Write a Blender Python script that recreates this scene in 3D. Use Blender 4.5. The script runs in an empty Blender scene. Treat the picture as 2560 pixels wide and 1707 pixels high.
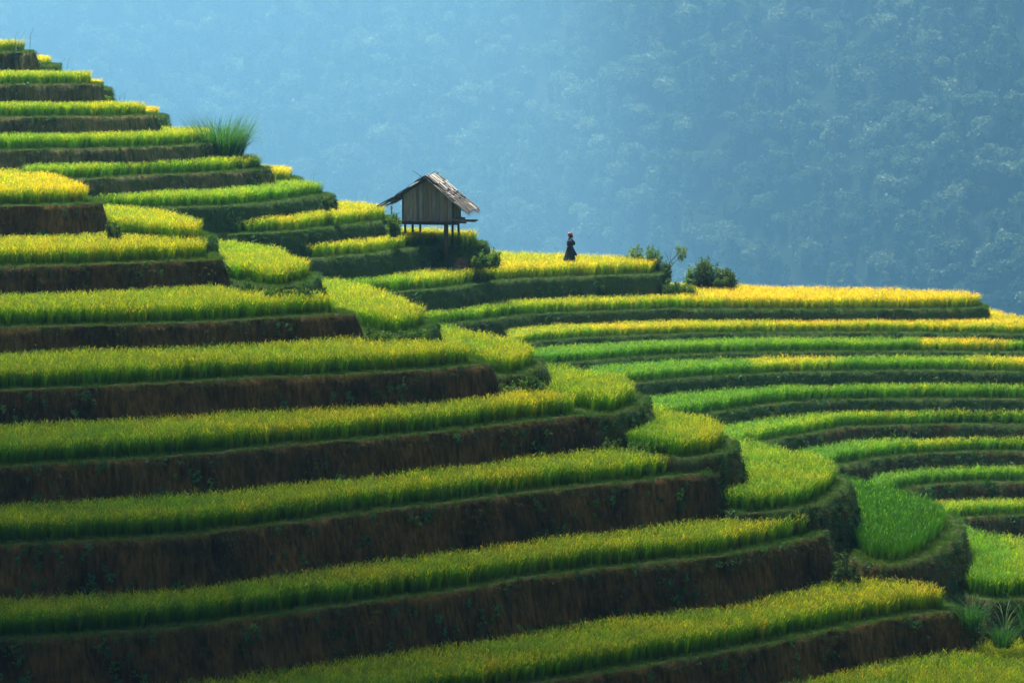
import bpy, bmesh, math, random
import numpy as np
from mathutils import Vector, Matrix
from mathutils.geometry import tessellate_polygon

random.seed(7); rng = np.random.default_rng(7)
R = math.radians
scn = bpy.context.scene
COL = scn.collection

# ------------------------------------------------------------------ camera
W, H, FPX, YH = 2560.0, 1707.0, 7111.0, 40.0
PITCH = math.atan((H / 2 - YH) / FPX)
cam_d = bpy.data.cameras.new('camera'); cam = bpy.data.objects.new('camera', cam_d); COL.objects.link(cam)
cam_d.lens = 36.0 * FPX / W; cam_d.sensor_width = 36.0
cam_d.clip_start = 1.0; cam_d.clip_end = 6000.0
cam.location = (0, 0, 0); cam.rotation_euler = (R(90) - PITCH, 0, 0)
scn.camera = cam

# ------------------------------------------------------------------ sky, sun, exposure
SUN_EL, SUN_AZ = 66.0, -34.0          # azimuth from +Y, negative = left
wd = bpy.data.worlds.new('World'); scn.world = wd; wd.use_nodes = True
wn = wd.node_tree.nodes; wl = wd.node_tree.links
sky = wn.new('ShaderNodeTexSky'); sky.sky_type = 'NISHITA'; sky.sun_disc = False
sky.air_density = 1.0; sky.dust_density = 3.0; sky.ozone_density = 0.3
sky.sun_elevation = R(SUN_EL); sky.sun_rotation = R(SUN_AZ)
wn['Background'].inputs['Strength'].default_value = 0.05
wl.new(sky.outputs[0], wn['Background'].inputs['Color'])
sl = bpy.data.lights.new('sun', 'SUN'); sl.energy = 5.0; sl.angle = R(0.9); sl.color = (1.0, 0.95, 0.84)
so = bpy.data.objects.new('sun', sl); COL.objects.link(so)
sv = Vector((math.sin(R(SUN_AZ)) * math.cos(R(SUN_EL)), math.cos(R(SUN_AZ)) * math.cos(R(SUN_EL)), math.sin(R(SUN_EL))))
so.rotation_euler = sv.to_track_quat('Z', 'Y').to_euler(); so.location = sv * 300
scn.view_settings.view_transform = 'Standard'; scn.view_settings.look = 'None'
scn.view_settings.gamma = 1.0; scn.view_settings.use_curve_mapping = False
scn.view_settings.exposure = 1.42
HAZE_DENS = 0.00042
HAZE_COL = (0.31, 0.69, 0.998, 1)
cy = scn.cycles
cy.use_denoising = True; cy.max_bounces = 7; cy.diffuse_bounces = 3; cy.transmission_bounces = 4
cy.transparent_max_bounces = 8; cy.volume_bounces = 1; cy.use_adaptive_sampling = False

# ------------------------------------------------------------------ helpers
CP, SP = math.cos(PITCH), math.sin(PITCH)
def ray(px, py):
    x = (px - W / 2) / FPX; u = (H / 2 - py) / FPX
    return np.array([x, CP + u * SP, -SP + u * CP])
def at(px, py, z):
    d = ray(px, py); return d * (z / d[2])
def atd(px, py, y):
    d = ray(px, py); return d * (y / d[1])
def project(P):
    P = np.atleast_2d(P); dep = P[:, 1] * CP - P[:, 2] * SP
    u = (P[:, 1] * SP + P[:, 2] * CP) / dep
    return W / 2 + FPX * P[:, 0] / dep, H / 2 - FPX * u, dep

def tag(o, label=None, cat=None, group=None, kind=None):
    if label: o['label'] = label
    if cat: o['category'] = cat
    if group: o['group'] = group
    if kind: o['kind'] = kind
    return o
def mesh_obj(name, verts, faces, mat=None, parent=None, smooth=False, link=True):
    me = bpy.data.meshes.new(name)
    me.from_pydata([tuple(v) for v in verts], [], [tuple(f) for f in faces])
    if mat:
        for m in (mat if isinstance(mat, (list, tuple)) else [mat]): me.materials.append(m)
    if smooth: me.polygons.foreach_set('use_smooth', [True] * len(me.polygons))
    me.update()
    o = bpy.data.objects.new(name, me)
    if link: COL.objects.link(o)
    if parent: o.parent = parent
    return o
def empty(name, loc, rz=0, label=None, cat=None, group=None):
    o = bpy.data.objects.new(name, None); COL.objects.link(o); o.location = loc; o.rotation_euler = (0, 0, rz)
    o.empty_display_size = 0.2
    return tag(o, label, cat, group)

_T = rng.random((512, 512)).astype(np.float64)
def vnoise(x, y):
    x = np.asarray(x, float); y = np.asarray(y, float)
    xi = np.floor(x).astype(int); yi = np.floor(y).astype(int); fx = x - xi; fy = y - yi
    fx = fx * fx * (3 - 2 * fx); fy = fy * fy * (3 - 2 * fy)
    a = _T[xi % 512, yi % 512]; b = _T[(xi + 1) % 512, yi % 512]
    c = _T[xi % 512, (yi + 1) % 512]; d = _T[(xi + 1) % 512, (yi + 1) % 512]
    return (a * (1 - fx) + b * fx) * (1 - fy) + (c * (1 - fx) + d * fx) * fy
def fbm(x, y, o=4):
    s = 0; a = 0.5
    for i in range(o):
        s = s + a * (vnoise(x * 2 ** i + 17 * i, y * 2 ** i + 31 * i) - 0.5); a *= 0.55
    return s

def catmull(P, step):
    P = np.asarray(P, float); out = []
    Q = np.vstack([2 * P[0] - P[1], P, 2 * P[-1] - P[-2]])
    for i in range(1, len(Q) - 2):
        p0, p1, p2, p3 = Q[i - 1], Q[i], Q[i + 1], Q[i + 2]
        n = max(2, int(np.linalg.norm(p2 - p1) / step) * 2)
        # centripetal spacing keeps sharp corners tame
        t0 = 0; t1 = t0 + max(np.linalg.norm(p1 - p0), 1e-3) ** .5; t2 = t1 + max(np.linalg.norm(p2 - p1), 1e-3) ** .5
        t3 = t2 + max(np.linalg.norm(p3 - p2), 1e-3) ** .5
        t = np.linspace(t1, t2, n, endpoint=False)[:, None]
        A1 = (t1 - t) / (t1 - t0) * p0 + (t - t0) / (t1 - t0) * p1
        A2 = (t2 - t) / (t2 - t1) * p1 + (t - t1) / (t2 - t1) * p2
        A3 = (t3 - t) / (t3 - t2) * p2 + (t - t2) / (t3 - t2) * p3
        B1 = (t2 - t) / (t2 - t0) * A1 + (t - t0) / (t2 - t0) * A2
        B2 = (t3 - t) / (t3 - t1) * A2 + (t - t1) / (t3 - t1) * A3
        out.append((t2 - t) / (t2 - t1) * B1 + (t - t1) / (t2 - t1) * B2)
    out.append(P[-1:]); return np.vstack(out)
def resample(P, step):
    d = np.r_[0, np.cumsum(np.linalg.norm(np.diff(P, axis=0), axis=1))]
    n = max(3, int(d[-1] / step)); s = np.linspace(0, d[-1], n)
    return np.c_[np.interp(s, d, P[:, 0]), np.interp(s, d, P[:, 1])]
def inside(pts, poly):
    x, y = pts[:, 0], pts[:, 1]; c = np.zeros(len(pts), bool)
    x1, y1 = poly[:, 0], poly[:, 1]; x2, y2 = np.roll(x1, -1), np.roll(y1, -1)
    for i in range(len(poly)):
        if y1[i] == y2[i]: continue
        m = ((y1[i] > y) != (y2[i] > y)) & (x < (x2[i] - x1[i]) * (y - y1[i]) / (y2[i] - y1[i]) + x1[i])
        c ^= m
    return c
def dist_to(pts, line):
    out = np.full(len(pts), 1e9); a = line[:-1]; b = line[1:]; ab = b - a; L2 = (ab ** 2).sum(1) + 1e-12
    for i in range(0, len(pts), 4000):
        p = pts[i:i + 4000, None, :]
        t = np.clip(((p - a) * ab).sum(2) / L2, 0, 1)
        out[i:i + 4000] = np.sqrt((((a + ab * t[..., None]) - p) ** 2).sum(2)).min(1)
    return out

# ------------------------------------------------------------------ node helpers / materials
def newmat(name):
    m = bpy.data.materials.new(name); m.use_nodes = True; nt = m.node_tree; nt.nodes.clear()
    out = nt.nodes.new('ShaderNodeOutputMaterial'); return m, nt, out
def N(nt, t, **k):
    n = nt.nodes.new(t)
    for a, b in k.items():
        if a.startswith('_'): n.inputs[a[1:].replace('_', ' ')].default_value = b
        else: setattr(n, a, b)
    return n
def mixc(nt, fac, a, b, blend='MIX'):
    n = nt.nodes.new('ShaderNodeMix'); n.data_type = 'RGBA'; n.blend_type = blend
    for s, v in ((n.inputs[0], fac), (n.inputs[6], a), (n.inputs[7], b)):
        if hasattr(v, 'is_linked') or hasattr(v, 'links'): nt.links.new(v, s)
        elif isinstance(v, tuple): s.default_value = (*v, 1) if len(v) == 3 else v
        else: s.default_value = v
    return n.outputs[2]
def ramp(nt, fac, stops, interp='LINEAR'):
    n = nt.nodes.new('ShaderNodeValToRGB'); n.color_ramp.interpolation = interp
    e = n.color_ramp.elements
    while len(e) < len(stops): e.new(0.5)
    for i, (p, c) in enumerate(stops):
        e[i].position = p; e[i].color = (*c, 1) if len(c) == 3 else c
    nt.links.new(fac, n.inputs[0]); return n.outputs[0]
def math_(nt, op, a, b=None, clamp=False):
    n = nt.nodes.new('ShaderNodeMath'); n.operation = op; n.use_clamp = clamp
    for s, v in zip(n.inputs, (a, b)):
        if v is None: continue
        if isinstance(v, (int, float)): s.default_value = v
        else: nt.links.new(v, s)
    return n.outputs[0]
def leaf_shader(nt, out, col, trans=0.5, rough=0.55, tmul=(1.35, 1.35, 0.5)):
    d = N(nt, 'ShaderNodeBsdfDiffuse'); nt.links.new(col, d.inputs[0])
    t = N(nt, 'ShaderNodeBsdfTranslucent')
    tc = mixc(nt, 1.0, col, tmul, 'MULTIPLY'); nt.links.new(tc, t.inputs[0])
    m = N(nt, 'ShaderNodeMixShader'); m.inputs[0].default_value = trans
    nt.links.new(d.outputs[0], m.inputs[1]); nt.links.new(t.outputs[0], m.inputs[2])
    g = N(nt, 'ShaderNodeBsdfGlossy'); g.inputs['Roughness'].default_value = rough; g.inputs[0].default_value = (.6, .7, .6, 1)
    m2 = N(nt, 'ShaderNodeMixShader'); m2.inputs[0].default_value = 0.03
    nt.links.new(m.outputs[0], m2.inputs[1]); nt.links.new(g.outputs[0], m2.inputs[2])
    nt.links.new(m2.outputs[0], out.inputs[0])

def rice_material():
    m, nt, out = newmat('rice_plant')
    vc = N(nt, 'ShaderNodeAttribute', attribute_name='col'); sp = N(nt, 'ShaderNodeSeparateColor'); nt.links.new(vc.outputs['Color'], sp.inputs[0])
    ripe = N(nt, 'ShaderNodeAttribute', attribute_name='ripe', attribute_type='INSTANCER')
    rnd = N(nt, 'ShaderNodeAttribute', attribute_name='rnd', attribute_type='INSTANCER')
    # leaf colour by ripeness, then darker and greener to the base
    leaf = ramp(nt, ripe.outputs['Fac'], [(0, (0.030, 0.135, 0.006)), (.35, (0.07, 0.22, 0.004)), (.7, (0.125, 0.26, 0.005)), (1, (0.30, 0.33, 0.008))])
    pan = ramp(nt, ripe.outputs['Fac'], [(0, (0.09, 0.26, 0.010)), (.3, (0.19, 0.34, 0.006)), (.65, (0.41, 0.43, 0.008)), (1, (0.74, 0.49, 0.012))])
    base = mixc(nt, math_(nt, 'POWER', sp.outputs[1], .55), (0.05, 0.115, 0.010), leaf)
    c = mixc(nt, sp.outputs[0], base, pan)
    v = math_(nt, 'MULTIPLY_ADD', rnd.outputs['Fac'], 0.85)
    nt.nodes[-1].inputs[2].default_value = 0.60
    hs = N(nt, 'ShaderNodeHueSaturation'); nt.links.new(v, hs.inputs['Value']); nt.links.new(c, hs.inputs['Color'])
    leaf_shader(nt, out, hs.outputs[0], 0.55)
    return m
def grass_material(name, stops, trans=0.4):
    m, nt, out = newmat(name)
    ripe = N(nt, 'ShaderNodeAttribute', attribute_name='ripe', attribute_type='INSTANCER')
    rnd = N(nt, 'ShaderNodeAttribute', attribute_name='rnd', attribute_type='INSTANCER')
    c = ramp(nt, ripe.outputs['Fac'], stops)
    v = math_(nt, 'MULTIPLY_ADD', rnd.outputs['Fac'], 0.8); nt.nodes[-1].inputs[2].default_value = 0.6
    hs = N(nt, 'ShaderNodeHueSaturation'); nt.links.new(v, hs.inputs['Value']); nt.links.new(c, hs.inputs['Color'])
    leaf_shader(nt, out, hs.outputs[0], trans)
    return m
def plain_leaf(name, ca, cb, scale=3.0, trans=0.4):
    m, nt, out = newmat(name)
    tc = N(nt, 'ShaderNodeNewGeometry'); n = N(nt, 'ShaderNodeTexNoise', _Scale=scale, _Detail=3.0)
    nt.links.new(tc.outputs['Position'], n.inputs['Vector'])
    w = N(nt, 'ShaderNodeTexWhiteNoise'); nt.links.new(tc.outputs['Random Per Island'], w.inputs['Vector'])
    f = math_(nt, 'MULTIPLY_ADD', n.outputs['Fac'], 1.2); nt.nodes[-1].inputs[2].default_value = -0.1
    c = ramp(nt, f, [(0.25, ca), (0.75, cb)])
    v = math_(nt, 'MULTIPLY_ADD', tc.outputs['Random Per Island'], 0.9); nt.nodes[-1].inputs[2].default_value = 0.55
    hs = N(nt, 'ShaderNodeHueSaturation'); nt.links.new(v, hs.inputs['Value']); nt.links.new(c, hs.inputs['Color'])
    leaf_shader(nt, out, hs.outputs[0], trans)
    return m
def bank_material():
    m, nt, out = newmat('earth_bank')
    geo = N(nt, 'ShaderNodeNewGeometry'); oi = N(nt, 'ShaderNodeObjectInfo')
    sc = N(nt, 'ShaderNodeSeparateColor'); nt.links.new(oi.outputs['Color'], sc.inputs[0])
    green, olive = sc.outputs[0], sc.outputs[1]
    mp = N(nt, 'ShaderNodeMapping'); nt.links.new(geo.outputs['Position'], mp.inputs[0]); mp.inputs['Scale'].default_value = (7, 7, 0.9)
    streak = N(nt, 'ShaderNodeTexNoise', _Scale=1.0, _Detail=5.0, _Roughness=.65); nt.links.new(mp.outputs[0], streak.inputs['Vector'])
    big = N(nt, 'ShaderNodeTexNoise', _Scale=0.9, _Detail=4.0); nt.links.new(geo.outputs['Position'], big.inputs['Vector'])
    fine = N(nt, 'ShaderNodeTexNoise', _Scale=16.0, _Detail=4.0); nt.links.new(geo.outputs['Position'], fine.inputs['Vector'])
    soil = ramp(nt, streak.outputs['Fac'], [(.3, (0.035, 0.023, 0.006)), (.5, (0.105, 0.066, 0.016)), (.7, (0.19, 0.115, 0.030))])
    oliv = ramp(nt, streak.outputs['Fac'], [(.3, (0.075, 0.068, 0.028)), (.5, (0.19, 0.165, 0.06)), (.7, (0.32, 0.27, 0.11))])
    soil = mixc(nt, olive, soil, oliv)
    wide = N(nt, 'ShaderNodeTexNoise', _Scale=0.45, _Detail=5.0, _Roughness=.6); nt.links.new(geo.outputs['Position'], wide.inputs['Vector'])
    soil = mixc(nt, 1.0, soil, ramp(nt, wide.outputs['Fac'], [(.32, (.35, .38, .42)), (.5, (.9, .9, .9)), (.68, (1.45, 1.35, 1.2))]), 'MULTIPLY')
    moss = ramp(nt, fine.outputs['Fac'], [(.35, (0.030, 0.065, 0.014)), (.65, (0.085, 0.14, 0.028))])
    th = math_(nt, 'ADD', math_(nt, 'MULTIPLY', big.outputs['Fac'], 1.0), math_(nt, 'SUBTRACT', math_(nt, 'MULTIPLY', green, 0.9), 0.95))
    f = math_(nt, 'MULTIPLY', th, 5.0, True)
    side = mixc(nt, math_(nt, 'MULTIPLY', f, math_(nt, 'MULTIPLY_ADD', streak.outputs['Fac'], 1.0), True), soil, moss)
    # tops: weedy mud
    sx = N(nt, 'ShaderNodeSeparateXYZ'); nt.links.new(geo.outputs['Normal'], sx.inputs[0])
    up = math_(nt, 'GREATER_THAN', sx.outputs[2], 0.75)
    mud = ramp(nt, fine.outputs['Fac'], [(.3, (0.030, 0.040, 0.012)), (.7, (0.06, 0.085, 0.02))])
    c = mixc(nt, up, side, mud)
    b = N(nt, 'ShaderNodeBsdfPrincipled'); b.inputs['Roughness'].default_value = .95; b.inputs['Specular IOR Level'].default_value = .15
    nt.links.new(c, b.inputs['Base Color'])
    bp = N(nt, 'ShaderNodeBump', _Strength=.7, _Distance=.06)
    h = math_(nt, 'ADD', streak.outputs['Fac'], math_(nt, 'MULTIPLY', fine.outputs['Fac'], .6)); nt.links.new(h, bp.inputs['Height'])
    nt.links.new(bp.outputs[0], b.inputs['Normal']); nt.links.new(b.outputs[0], out.inputs[0])
    return m
def ground_material(name, ca, cb, scale):
    m, nt, out = newmat(name)
    geo = N(nt, 'ShaderNodeNewGeometry'); n = N(nt, 'ShaderNodeTexNoise', _Scale=scale, _Detail=6.0, _Roughness=.6)
    nt.links.new(geo.outputs['Position'], n.inputs['Vector'])
    c = ramp(nt, n.outputs['Fac'], [(.35, ca), (.65, cb)])
    b = N(nt, 'ShaderNodeBsdfPrincipled'); b.inputs['Roughness'].default_value = .95; b.inputs['Specular IOR Level'].default_value = .1
    nt.links.new(c, b.inputs['Base Color']); nt.links.new(b.outputs[0], out.inputs[0]); return m
def wood_material(name, ca, cb, axis='Z', rough=.8, sc=9.0, jitter=.5):
    m, nt, out = newmat(name)
    tc = N(nt, 'ShaderNodeTexCoord'); mp = N(nt, 'ShaderNodeMapping'); nt.links.new(tc.outputs['Object'], mp.inputs[0])
    s = {'X': (sc * .12, sc, sc), 'Y': (sc, sc * .12, sc), 'Z': (sc, sc, sc * .12)}[axis]
    mp.inputs['Scale'].default_value = s
    oi = N(nt, 'ShaderNodeObjectInfo'); off = N(nt, 'ShaderNodeVectorMath', operation='SCALE')
    cmb = N(nt, 'ShaderNodeCombineXYZ'); nt.links.new(oi.outputs['Random'], cmb.inputs[0]); nt.links.new(oi.outputs['Random'], cmb.inputs[1])
    nt.links.new(cmb.outputs[0], off.inputs[0]); off.inputs['Scale'].default_value = 37.0
    nt.links.new(off.outputs[0], mp.inputs['Location'])
    n = N(nt, 'ShaderNodeTexNoise', _Scale=1.0, _Detail=7.0, _Roughness=.65); nt.links.new(mp.outputs[0], n.inputs['Vector'])
    c = ramp(nt, n.outputs['Fac'], [(.3, ca), (.7, cb)])
    v = math_(nt, 'MULTIPLY_ADD', oi.outputs['Random'], jitter); nt.nodes[-1].inputs[2].default_value = 1 - jitter / 2
    hs = N(nt, 'ShaderNodeHueSaturation'); nt.links.new(v, hs.inputs['Value']); nt.links.new(c, hs.inputs['Color'])
    b = N(nt, 'ShaderNodeBsdfPrincipled'); b.inputs['Roughness'].default_value = rough; nt.links.new(hs.outputs[0], b.inputs['Base Color'])
    b.inputs['Specular IOR Level'].default_value = .25
    bp = N(nt, 'ShaderNodeBump', _Strength=.5, _Distance=.01); nt.links.new(n.outputs['Fac'], bp.inputs['Height'])
    nt.links.new(bp.outputs[0], b.inputs['Normal']); nt.links.new(b.outputs[0], out.inputs[0]); return m
def cloth_material(name, ca, cb, scale=20.0, rough=.9):
    m, nt, out = newmat(name)
    tc = N(nt, 'ShaderNodeTexCoord'); n = N(nt, 'ShaderNodeTexNoise', _Scale=scale, _Detail=3.0); nt.links.new(tc.outputs['Object'], n.inputs['Vector'])
    c = ramp(nt, n.outputs['Fac'], [(.4, ca), (.6, cb)])
    b = N(nt, 'ShaderNodeBsdfPrincipled'); b.inputs['Roughness'].default_value = rough; nt.links.new(c, b.inputs['Base Color'])
    nt.links.new(b.outputs[0], out.inputs[0]); return m

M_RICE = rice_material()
M_GRASS = grass_material('bank_grass', [(0, (0.045, 0.14, 0.014)), (.5, (0.085, 0.17, 0.018)), (1, (0.17, 0.17, 0.03))])
M_HANG = grass_material('hanging_grass', [(0, (0.030, 0.090, 0.020)), (.5, (0.10, 0.12, 0.026)), (1, (0.125, 0.098, 0.028))], .25)
M_WEED = grass_material('weed_leaf', [(0, (0.035, 0.11, 0.035)), (.6, (0.06, 0.16, 0.035)), (1, (0.13, 0.23, 0.05))], .35)
M_BANK = bank_material()

# ------------------------------------------------------------------ small plant meshes used by the scattered crops
def col_attr(me, cols):
    a = me.attributes.new('col', 'FLOAT_COLOR', 'POINT'); a.data.foreach_set('color', np.asarray(cols, np.float32).ravel())
def ribbon(V, F, C, base, az, lean0, lean1, length, w, segs, kind, t0=0.0, t1=1.0, taper=True, tw=None):
    p = np.array(base, float); d2 = np.array([math.cos(az), math.sin(az)]); 
    ta = az + (tw if tw is not None else random.uniform(-.9, .9)); side = np.array([-math.sin(ta), math.cos(ta), 0])
    i0 = len(V)
    for k in range(segs + 1):
        t = k / segs; le = lean0 + (lean1 - lean0) * t ** 1.5
        ww = w * ((1 - t ** 2.2) * .95 + .05 if taper else math.sin(math.pi * min(.97, .12 + .85 * t)))
        V.append(p - side * ww / 2); V.append(p + side * ww / 2)
        tt = t0 + (t1 - t0) * t
        C.append((kind, tt, 0, 1)); C.append((kind, tt, 0, 1))
        if k < segs:
            s = length / segs
            p = p + np.array([d2[0] * math.sin(le) * s, d2[1] * math.sin(le) * s, math.cos(le) * s])
            j = i0 + 2 * k; F.append((j, j + 1, j + 3, j + 2))
    return p, az, lean1
PROTO = {}
def proto_collection(name, objs):
    c = bpy.data.collections.new(name)
    for o in objs: c.objects.link(o)
    PROTO[name] = c
def make_rice(seed, panic):
    random.seed(seed); V, F, C = [], [], []
    for i in range(17):
        az = random.uniform(0, 2 * math.pi); r = random.uniform(0, .06)
        b = (r * math.cos(az), r * math.sin(az), 0)
        ribbon(V, F, C, b, az + random.uniform(-.5, .5), random.uniform(.02, .18), random.uniform(.3, 1.3), random.uniform(.55, .86), random.uniform(.010, .016), 4, 0.0, 0.0, 1.0)
    for i in range(panic):
        az = random.uniform(0, 2 * math.pi); r = random.uniform(0, .05)
        b = (r * math.cos(az), r * math.sin(az), random.uniform(.0, .27))
        az2 = az + random.uniform(-.6, .6)
        p, a, l = ribbon(V, F, C, b, az2, random.uniform(.02, .15), random.uniform(.3, .7), random.uniform(.38, .5), .007, 2, 0.0, .4, 1.0, False)
        ribbon(V, F, C, p, az2, l, l + random.uniform(1.1, 2.0), random.uniform(.16, .25), random.uniform(.015, .023), 4, 1.0, 1, 1, False)
    me = bpy.data.meshes.new('rice_clump'); me.from_pydata([tuple(v) for v in V], [], F); col_attr(me, C); me.materials.append(M_RICE)
    return bpy.data.objects.new('rice_clump', me)
def make_grass(seed, n, h, w, spread, mat, lean=(.2, 1.3), name='grass_clump'):
    random.seed(seed); V, F, C = [], [], []
    for i in range(n):
        az = random.uniform(0, 2 * math.pi); r = spread * random.random() ** .5
        b = (r * math.cos(az), r * math.sin(az), -.02)
        ribbon(V, F, C, b, random.uniform(0, 2 * math.pi), random.uniform(0, .4), random.uniform(*lean), h * random.uniform(.5, 1.1), w, 2, 0, 0, 1)
    me = bpy.data.meshes.new(name); me.from_pydata([tuple(v) for v in V], [], F); col_attr(me, C); me.materials.append(mat)
    return bpy.data.objects.new(name, me)
def make_hang(seed, mat):
    # blades rooted at a wall point (wall outward = +X), falling down along it
    random.seed(seed); V, F, C = [], [], []
    for i in range(9):
        b = (random.uniform(-.02, .02), random.uniform(-.10, .10), random.uniform(-.08, .08))
        ribbon(V, F, C, b, random.uniform(-.6, .6), random.uniform(.5, 1.4), random.uniform(2.6, 3.1), random.uniform(.14, .36), random.uniform(.008, .016), 3, 0, 0, 1)
    me = bpy.data.meshes.new('hanging_clump'); me.from_pydata([tuple(v) for v in V], [], F); col_attr(me, C); me.materials.append(mat)
    return bpy.data.objects.new('hanging_clump', me)
def make_weed(seed, mat):
    random.seed(seed); V, F, C = [], [], []
    for i in range(16):
        az = random.uniform(-1.5, 1.5); rr = random.uniform(.03, .14)
        c = np.array([rr * math.cos(az) * .8, rr * math.sin(az), random.uniform(-.12, .12)])
        n = Vector((random.uniform(.3, 1), random.uniform(-.6, .6), random.uniform(-.1, .9))).normalized()
        t = n.orthogonal().normalized(); t.rotate(Matrix.Rotation(random.uniform(0, 6.28), 3, n)); b = n.cross(t)
        s = random.uniform(.035, .07); t = np.array(t) * s; b = np.array(b) * s * .6; i0 = len(V)
        V += [c - t, c + b, c + t, c - b]; C += [(0, 1, 0, 1)] * 4; F.append((i0, i0 + 1, i0 + 2, i0 + 3))
    me = bpy.data.meshes.new('weed_clump'); me.from_pydata([tuple(v) for v in V], [], F); col_attr(me, C); me.materials.append(mat)
    return bpy.data.objects.new('weed_clump', me)
proto_collection('rice_set', [make_rice(10 + i, 12) for i in range(6)])
proto_collection('green_rice_set', [make_rice(40 + i, 1) for i in range(5)])
proto_collection('grass_set', [make_grass(70 + i, 22, .17, .010, .13, M_GRASS) for i in range(5)])
proto_collection('hang_set', [make_hang(90 + i, M_HANG) for i in range(5)])
proto_collection('weed_set', [make_weed(110 + i, M_WEED) for i in range(4)])

def scatter_tree(coll):
    ng = bpy.data.node_groups.new('scatter_' + coll.name, 'GeometryNodeTree')
    ng.interface.new_socket('Geometry', in_out='INPUT', socket_type='NodeSocketGeometry')
    ng.interface.new_socket('Geometry', in_out='OUTPUT', socket_type='NodeSocketGeometry')
    n = ng.nodes; l = ng.links
    gi = n.new('NodeGroupInput'); go = n.new('NodeGroupOutput')
    ci = n.new('GeometryNodeCollectionInfo'); ci.inputs['Collection'].default_value = coll
    ci.inputs['Separate Children'].default_value = True; ci.inputs['Reset Children'].default_value = True
    ip = n.new('GeometryNodeInstanceOnPoints'); ip.inputs['Pick Instance'].default_value = True
    def attr(name, t):
        a = n.new('GeometryNodeInputNamedAttribute'); a.data_type = t; a.inputs['Name'].default_value = name; return a.outputs['Attribute']
    e = n.new('FunctionNodeEulerToRotation')
    l.new(attr('rot', 'FLOAT_VECTOR'), e.inputs[0]); l.new(e.outputs[0], ip.inputs['Rotation'])
    l.new(attr('sc', 'FLOAT_VECTOR'), ip.inputs['Scale']); l.new(attr('vi', 'INT'), ip.inputs['Instance Index'])
    l.new(gi.outputs[0], ip.inputs['Points']); l.new(ci.outputs[0], ip.inputs['Instance']); l.new(ip.outputs[0], go.inputs[0])
    return ng
TREES = {k: scatter_tree(c) for k, c in PROTO.items()}
def scatter(name, setname, P, rot, sc, ripe, label=None, cat=None, group=None, parent=None):
    n = len(P)
    if n == 0: return None
    me = bpy.data.meshes.new(name); me.vertices.add(n); me.vertices.foreach_set('co', np.asarray(P, np.float32).ravel())
    def put(nm, t, key, d): me.attributes.new(nm, t, 'POINT').data.foreach_set(key, d)
    put('rot', 'FLOAT_VECTOR', 'vector', np.asarray(rot, np.float32).ravel())
    sc = np.asarray(sc, np.float32); sc = np.repeat(sc[:, None], 3, 1) if sc.ndim == 1 else sc
    put('sc', 'FLOAT_VECTOR', 'vector', sc.ravel())
    put('vi', 'INT', 'value', rng.integers(0, 60, n).astype(np.int32))
    put('ripe', 'FLOAT', 'value', np.clip(ripe, 0, 1).astype(np.float32)); put('rnd', 'FLOAT', 'value', rng.random(n).astype(np.float32))
    me.update(); o = bpy.data.objects.new(name, me); COL.objects.link(o)
    if parent: o.parent = parent
    md = o.modifiers.new('scatter', 'NODES'); md.node_group = TREES[setname]
    tag(o, label, cat, group, 'stuff'); return o

# ------------------------------------------------------------------ the terraces, traced as level contours
# h: depth of the tread below the camera, rh: crop height; lip: outer edge of the tread left to right;
# sil: far edge of the crop from the right end backwards.  Both as sight lines cut with the level plane.
S = []
def slab(key, h, rh, lip, sil, ripe, green=.25, olive=0., dens=24, setn='rice_set', desc='', wall=2.6, back=None, lone=True, weeds=1., bund=.42, crop=True):
    S.append(dict(key=key, h=h, rh=rh, lip=lip, sil=sil, ripe=ripe, green=green, olive=olive, dens=dens, setn=setn, desc=desc, wall=wall, back=back, lone=lone, weeds=weeds, bund=bund, crop=crop))
Y_ = [(0, .62), (2560, .62)]
# far hillside, upper part
slab('f0', 1.96, .62, [(-160, 134), (0, 133), (40, 132), (72, 133), (84, 136)], [(82, 112), (70, 105), (0, 102), (-160, 100)], [(0, .66)], .45, 1, desc='topmost terrace in the far left corner')
slab('f0b', 2.75, .5, [(20, 168), (80, 168), (120, 168), (140, 163)], [(138, 148), (120, 142), (88, 141), (20, 140)], [(0, .8)], .8, .5, desc='small ledge just below the topmost terrace', wall=2.5)
slab('f1', 3.51, .62, [(-160, 216), (0, 213), (120, 213), (200, 213), (240, 212), (252, 211)], [(243, 190), (225, 182), (150, 180), (0, 178), (-160, 177)], [(0, .45), (160, .6), (250, .85)], .45, 1, desc='second terrace from the top left')
slab('f1b', 4.1, .5, [(160, 227), (240, 227), (262, 226), (276, 222)], [(270, 208), (255, 204), (235, 204), (160, 203)], [(0, .85)], .8, .5, desc='small ledge behind the end of the second terrace', wall=2.5)
slab('f2', 5.03, .65, [(-160, 296), (0, 294.5), (150, 294), (270, 292.5), (350, 291), (380, 290), (391, 289)], [(378, 268), (360, 259), (290, 257), (100, 258), (-160, 259)], [(0, .45), (300, .6), (400, .75)], .45, 1, desc='third terrace from the top left')
slab('f2b', 5.6, .5, [(300, 297), (370, 297), (398, 295), (412, 290)], [(410, 278), (395, 272), (370, 270), (300, 270)], [(0, .85)], .8, .5, desc='small ledge behind the end of the third terrace', wall=2.5)
slab('f3', 6.47, .68, [(-160, 380), (0, 377), (120, 375), (247, 373), (360, 370), (444, 367), (520, 361), (548, 358), (556, 359)], [(545, 338), (530, 328), (440, 324), (300, 328), (0, 333), (-160, 334)], [(0, .35), (400, .5), (560, .7)], .45, 1, desc='terrace in front of the tall grass tuft')
slab('f4', 7.77, .65, [(60, 452), (150, 451), (238, 448), (351, 441), (470, 437), (581, 431), (640, 426), (672, 423), (679, 425)], [(662, 402), (640, 392), (560, 389), (440, 395), (200, 400), (60, 402)], [(0, .3), (500, .45), (680, .65)], .5, .85, desc='terrace below the tall grass tuft')
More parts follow.
